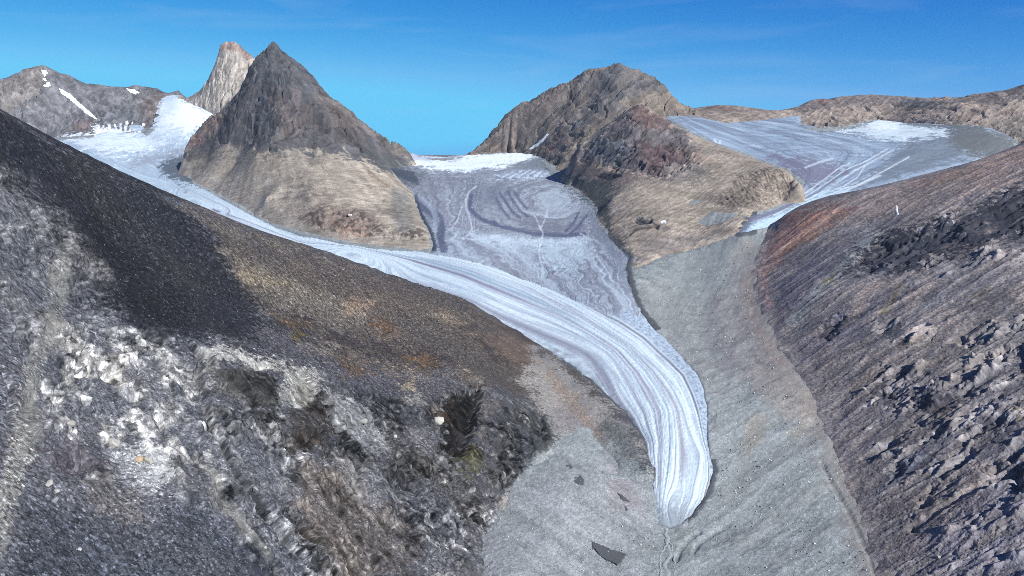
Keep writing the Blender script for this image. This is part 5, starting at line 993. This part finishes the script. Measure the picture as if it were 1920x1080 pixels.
# ---------------------------------------------------------------- snow patches, slabs and single boulders
def drape(T, pts, name, label, cat, colr, lift, mat, wob=2.0, wsc=25, group=None, soft=2.0):
    """a thin sheet lying on a slope inside an outline, thickest in the middle and pinched out at its edge"""
    x, y, z, U, V, shp = T; U2, V2 = proj(x, y, z); p = np.asarray(pts, float)
    i = np.arange(shp[0] * shp[1]).reshape(shp); m = (U2 > p[:, 0].min() - 8) & (U2 < p[:, 0].max() + 8) & (V2 > p[:, 1].min() - 8) & (V2 < p[:, 1].max() + 8)
    r = np.where(m.reshape(shp).any(1))[0]; cc = np.where(m.reshape(shp).any(0))[0]; i = i[r[0]:r[-1] + 1, cc[0]:cc[-1] + 1]; k = i.ravel()
    d = sdf(U2[k], V2[k], pts) + wob * fbm(x[k] / wsc, (y[k] + z[k]) / wsc, 3, 7)
    G = grid_quads(*i.shape); keep = (d > -1.0)[G].all(1)
    zz = z[k] + lift * (sst(-1.0, soft, d) * 1.6 - .5)
    ca = np.tile(lin(np.array(colr, float)), (len(k), 1)) * (1 + .08 * fbm(x[k] / 6, (y[k] + z[k]) / 6, 3, 3))[:, None]
    lab_ = np.arange(len(k)); Gk = G[keep]
    for _ in range(400):
        m_ = lab_[Gk].min(1); new = lab_.copy(); np.minimum.at(new, Gk.ravel(), np.repeat(m_, 4))
        if (new == lab_).all(): break
        lab_ = new
    if len(Gk): keep &= lab_[G[:, 0]] == np.bincount(lab_[Gk[:, 0]]).argmax()
    v, q, (c_,) = compact(keep, np.stack([x[k], y[k], zz], 1), G[:, ::-1], ca)
    if len(q) == 0: print("empty drape", label); return
    me = mesh_from(name, v, q); attr_col(me, c_); return link(name, me, mat, label, cat, None, group)
snow_mat = rock_material("old_snow", 4, .08, .3, 1.5); slab_mat = rock_material("dark_slab", 2, .2, .5, .8)
SNOWC = (236, 244, 248)
for T, pts, lab, lf in (
  (SN_[1], [(77,131),(85,131),(95,137),(88,139),(84,144),(79,140)], "small white snow patch just under the summit of the grey left peak", 3),
  (SN_[1], [(79,146),(86,146),(88,152),(82,152)], "tiny snow patch halfway down the summit rib of the grey left peak", 3),
  (SN_[1], [(80,155),(92,154),(96,161),(86,163),(80,161)], "lowest of the snow patches on the summit rib of the grey left peak", 3),
  (SN_[1], [(110,165),(122,170),(135,178),(150,194),(165,206),(178,218),(184,225),(176,222),(160,212),(146,200),(130,186),(114,174)], "long slanting snow streak down the face of the grey left peak", 4),
  (SN_[1], [(236,166),(252,167),(262,174),(255,177),(243,173)], "snow patch under the jagged crest above the snow basin", 3),
  (ST[1], [(986,281),(996,276),(1008,268),(1018,258),(1027,250),(1029,253),(1020,264),(1008,274),(996,281)], "narrow snow streak up a gully beside the pass right of the snowfield", 4),
  (HR[1], [(1680,384),(1684,388),(1683,394),(1686,401),(1682,404),(1679,396)], "small white snow patch among dark rocks near the top of the right hillside", 2),
  (KN[1], [(1238,415),(1244,412),(1250,415),(1248,418),(1240,418)], "small white snow patch beside the dark hollow below the tan apron", 3),
): drape(T, pts, "snow_patch", lab, "snow patch", SNOWC, lf, snow_mat)

def convex_rock(seed, n=26, sx=1.0, sy=1.0, sz=.8):
    import bmesh
    g = np.random.default_rng(seed); p = g.normal(size=(n, 3)); p /= np.linalg.norm(p, axis=1)[:, None]; p *= g.uniform(.75, 1.1, (n, 1)); p = np.clip(p, -.78, .78) * [sx, sy, sz]
    bm = bmesh.new(); [bm.verts.new(t) for t in p]; bmesh.ops.convex_hull(bm, input=bm.verts)
    bmesh.ops.delete(bm, geom=[v for v in bm.verts if not v.link_faces], context='VERTS'); bm.normal_update(); return bm
def boulder(T, u, v, wpx, colr, label, seed, flat=.7, group=None, cat="boulder"):
    x, y, z, U, V, shp = T; U2, V2 = proj(x, y, z); q = pick(x, y, z, U2, V2, u, v); size = wpx * q[1] / F * .62
    bm = convex_rock(seed, 26, 1.0, .85, flat); me = bpy.data.meshes.new("boulder"); bm.to_mesh(me); bm.free()
    n = len(me.vertices); g = np.random.default_rng(seed); attr_col(me, np.tile(lin(np.array(colr, float)), (n, 1)) * g.uniform(.9, 1.08, (n, 1)))
    o = link("boulder", me, boulder_mat, label, cat, None, group); o.location = q + [0, 0, size * flat * .25]; o.scale = (size,) * 3; o.rotation_euler = (g.uniform(-.3, .3), g.uniform(-.3, .3), g.uniform(0, 6)); return o
boulder_mat = rock_material("boulder_rock", .35, .12, .4, .05)
for T, u, v, w, cc_, lab, sd, fl_ in (
  (HL[1], 822, 790, 22, (182,180,172), "large pale boulder beside the small shadow pit on the left hillside", 3, .8),
  (HL[1], 681, 791, 22, (160,160,154), "lone pale flat block in grey scree well left of the shadow pit", 5, .4),
  (HL[1], 742, 818, 8, (196,192,184), "small white rock below and left of the shadow pit", 6, .7),
  (HL[1], 262, 862, 16, (188,166,138), "orange stained block in the brightest part of the left crags", 8, .8),
  (HL[1], 279, 866, 18, (178,174,164), "pale square block touching the orange stained block", 9, .9),
  (HL[1], 216, 834, 24, (178,176,170), "pale angular block up and left of the orange stained block", 11, .8),
  (HL[1], 92, 908, 22, (172,170,164), "largest pale block of the small cluster at lower left", 12, .6),
  (HL[1], 108, 922, 13, (160,160,158), "middle pale block of the small cluster at lower left", 14, .7),
  (HL[1], 104, 938, 14, (150,154,156), "lowest pale block of the small cluster at lower left", 15, .7),
  (HL[1], 133, 795, 18, (158,156,150), "pale block beside the grey scree chute on the left slope", 18, .8),
  (HL[1], 480, 918, 14, (160,162,162), "pale rock beside the long dark fracture on the left slope", 19, .7),
  (HL[1], 150, 1030, 9, (196,196,192), "small white rock in dark scree near the bottom left corner", 21, .7),
  (PY[1], 656, 403, 8, (206,200,190), "small white rock on the lower tan apron of the pyramid mountain", 22, .6),
  (HR[1], 1760, 1045, 12, (158,156,152), "pale boulder in dark scree near the foot of the right hillside", 23, .7),
  (HR[1], 1622, 728, 10, (170,168,160), "pale boulder at the left edge of the dark right crags", 24, .6),
): boulder(T, u, v, w, cc_, lab, sd, fl_)
def valley_pt(u, v): return P(u, v, Dv(u, v))
# dark slabs bedded in the talus left of the snout
VT = None
def slab(pts, label, wob=1.5):
    o = np.asarray(pts, float); us = np.arange(o[:, 0].min() - 4, o[:, 0].max() + 4, .7); vs = np.arange(o[:, 1].min() - 4, o[:, 1].max() + 4, .7)
    U, V = np.meshgrid(us, vs); U = U.ravel(); V = V.ravel(); w = P(U, V, Dv(U, V)); d = sdf(U, V, pts) + wob * fbm((w[:, 0] + w[:, 1]) / 4, (w[:, 0] - w[:, 1]) / 14, 3, 5)
    w[:, 2] += 2.6 * sst(-1.2, 1.0, d) - .8 + .5 * fbm(w[:, 0] / 8, w[:, 1] / 8, 3, 6); G = grid_quads(len(vs), len(us))
    v_, q, (c_,) = compact((d > -1.2)[G].all(1), w, G[:, ::-1], np.tile(lin(np.array((84., 88., 92.))), (len(U), 1)))
    me = mesh_from("rock_slab", v_, q); attr_col(me, c_); link("rock_slab", me, slab_mat, label, "rock slab")
slab([(1062,872),(1070,872),(1080,882),(1090,892),(1095,900),(1094,908),(1086,908),(1076,904),(1070,898),(1062,882)], "single dark oval slab lying on pale talus under the left crags")
slab([(1108,1014),(1124,1021),(1142,1029),(1158,1034),(1175,1039),(1168,1050),(1158,1059),(1140,1050),(1124,1039),(1112,1026)], "large jagged dark slab on pale talus left of the meltwater stream", 3.4)
slab([(1158,924),(1168,930),(1182,942),(1178,943),(1166,935)], "upper thin dark slab on pale talus left of the glacier snout")
slab([(1170,948),(1174,950),(1178,959),(1173,957)], "small dark slab under the thin slab left of the glacier snout")
# stones: far too many to count, one sheet of loose rubble
def stones():
    g = np.random.default_rng(4); bm = convex_rock(2, 14); bm.verts.ensure_lookup_table(); bv = np.array([v.co[:] for v in bm.verts]); bf = np.array([[v.index for v in f.verts] for f in bm.faces if len(f.verts) == 3]); bm.verts.index_update()
    bf = np.array([[v.index for v in f.verts] for f in bm.faces]); bm.free()
    pts, sz, cl = [], [], []
    def put(n, polys, base, smin, smax, T=None, seed=0):
        k = 0; bb = np.array([p for q in polys for p in q]); 
        if T is not None: U2, V2 = proj(T[0], T[1], T[2])
        while k < n:
            u = g.uniform(bb[:, 0].min(), bb[:, 0].max(), 4000); v = g.uniform(bb[:, 1].min(), bb[:, 1].max(), 4000)
            ok = np.zeros(4000, bool)
            for q in polys: ok |= sdf(u, v, q) > 0
            u, v = u[ok], v[ok]
            if T is not None:
                o = g.integers(0, len(U2), 60000); best = o[(np.maximum.reduce([sdf(U2[o], V2[o], q) for q in polys]) > 0)][:n - k]
                w = np.stack([T[0][best], T[1][best], T[2][best]], 1)
            else: w = P(u, v, Dv(u, v))[:n - k]
            m = len(w); s_ = smin * (smax / smin) ** (g.uniform(size=m) ** 2.6) * (w[:, 1] / 2200) ** .6
            pts.append(w); sz.append(s_); cl.append(np.array(base, float)[None] * g.uniform(.62, 1.32, (m, 1))); k += m
            if m == 0: break
    put(2600, [[(1200,500),(1400,450),(1430,540),(1480,680),(1540,800),(1600,950),(1640,1090),(1300,1090),(1350,900),(1340,740),(1240,600)]], (168, 170, 170), 1.2, 6.0)
    put(900, [[(1000,900),(1100,880),(1200,930),(1225,1000),(1225,1090),(910,1090),(930,980)]], (172,174,174), 1.0, 4.6)
    put(1500, [[(0,240),(300,390),(480,600),(300,640),(150,540),(40,400)]], (92,95,100), 1.0, 4.2, HL[1])
    put(1300, [[(40,930),(160,980),(380,960),(540,1090),(20,1090)]], (108,111,116), .8, 3.2, HL[1])
    put(800, [[(470,600),(700,690),(860,720),(660,740),(500,700)]], (120,120,120), .9, 3.4, HL[1])
    put(900, [[(1700,1000),(1900,900),(1920,1080),(1720,1080)], [(1470,600),(1600,500),(1700,600),(1560,720)]], (112,110,110), .9, 4.0, HR[1])
    p = np.concatenate(pts); s_ = np.concatenate(sz); c = np.clip(np.concatenate(cl), 10, 215); n = len(p); a = g.uniform(0, 6.283, n); ca, sa = np.cos(a), np.sin(a)
    L = bv[None] * g.uniform(.7, 1.25, (n, 1, 3)) * s_[:, None, None] * .62
    X = L[..., 0] * ca[:, None] - L[..., 1] * sa[:, None]; Y = L[..., 0] * sa[:, None] + L[..., 1] * ca[:, None]
    vv = np.stack([X + p[:, :1], Y + p[:, 1:2], L[..., 2] + p[:, 2:] + s_[:, None] * .12], -1).reshape(-1, 3)
    ff = (bf[None] + (np.arange(n) * len(bv))[:, None, None]).reshape(-1, 3)
    me = mesh_from("rubble", vv, ff, False); attr_col(me, np.repeat(lin(c), len(bv), 0)); link("rubble", me, boulder_mat, "loose stones scattered over the moraine and dark scree", "rubble", "stuff")
stones()
# meltwater below the snout
def stream():
    V_, Q_, C_ = [], [], []; off = 0
    for ln, w0 in (([(1249,990),(1248,1000),(1252,1010),(1249,1020),(1256,1030),(1258,1040),(1250,1050),(1246,1060),(1252,1072),(1250,1090),(1254,1110)], 4.2), ([(1252,1012),(1260,1024),(1262,1040),(1266,1056),(1262,1072),(1270,1092),(1268,1110)], 2.2), ([(1249,1022),(1240,1036),(1236,1052),(1240,1070),(1232,1100)], 1.8)):
        L = dens(ln, 120); U = L[:, 0] + 1.6 * fbm(np.arange(120) / 9.0, np.full(120, w0), 3, 5) * 2; w = P(U, L[:, 1], Dv(U, L[:, 1])); t = np.gradient(w[:, :2], axis=0); t /= np.hypot(t[:, 0], t[:, 1])[:, None]
        hw = w0 * .8 * (1 + .7 * fbm(np.arange(120) / 6.0, np.full(120, w0 + 3.3), 2, 8)); n = np.stack([-t[:, 1], t[:, 0]], 1)
        rows = np.stack([np.concatenate([w[:, :2] + n * (hw * k)[:, None], w[:, 2:] + (.5 if abs(k) < 1 else -.6)], 1) for k in (-1.3, -.6, .6, 1.3)], 1)
        V_.append(rows.reshape(-1, 3)); Q_.append(grid_quads(120, 4) + off); C_.append(np.tile(lin(np.array([(160., 167., 168.)])), (480, 1))); off += 480
    me = mesh_from("stream", np.concatenate(V_), np.concatenate(Q_)); attr_col(me, np.concatenate(C_))
    m = rock_material("silty_water", 3, .15, .2, .3, rough=.35); link("stream", me, m, "thin braided meltwater stream running from the glacier snout", "stream", "structure")
stream()
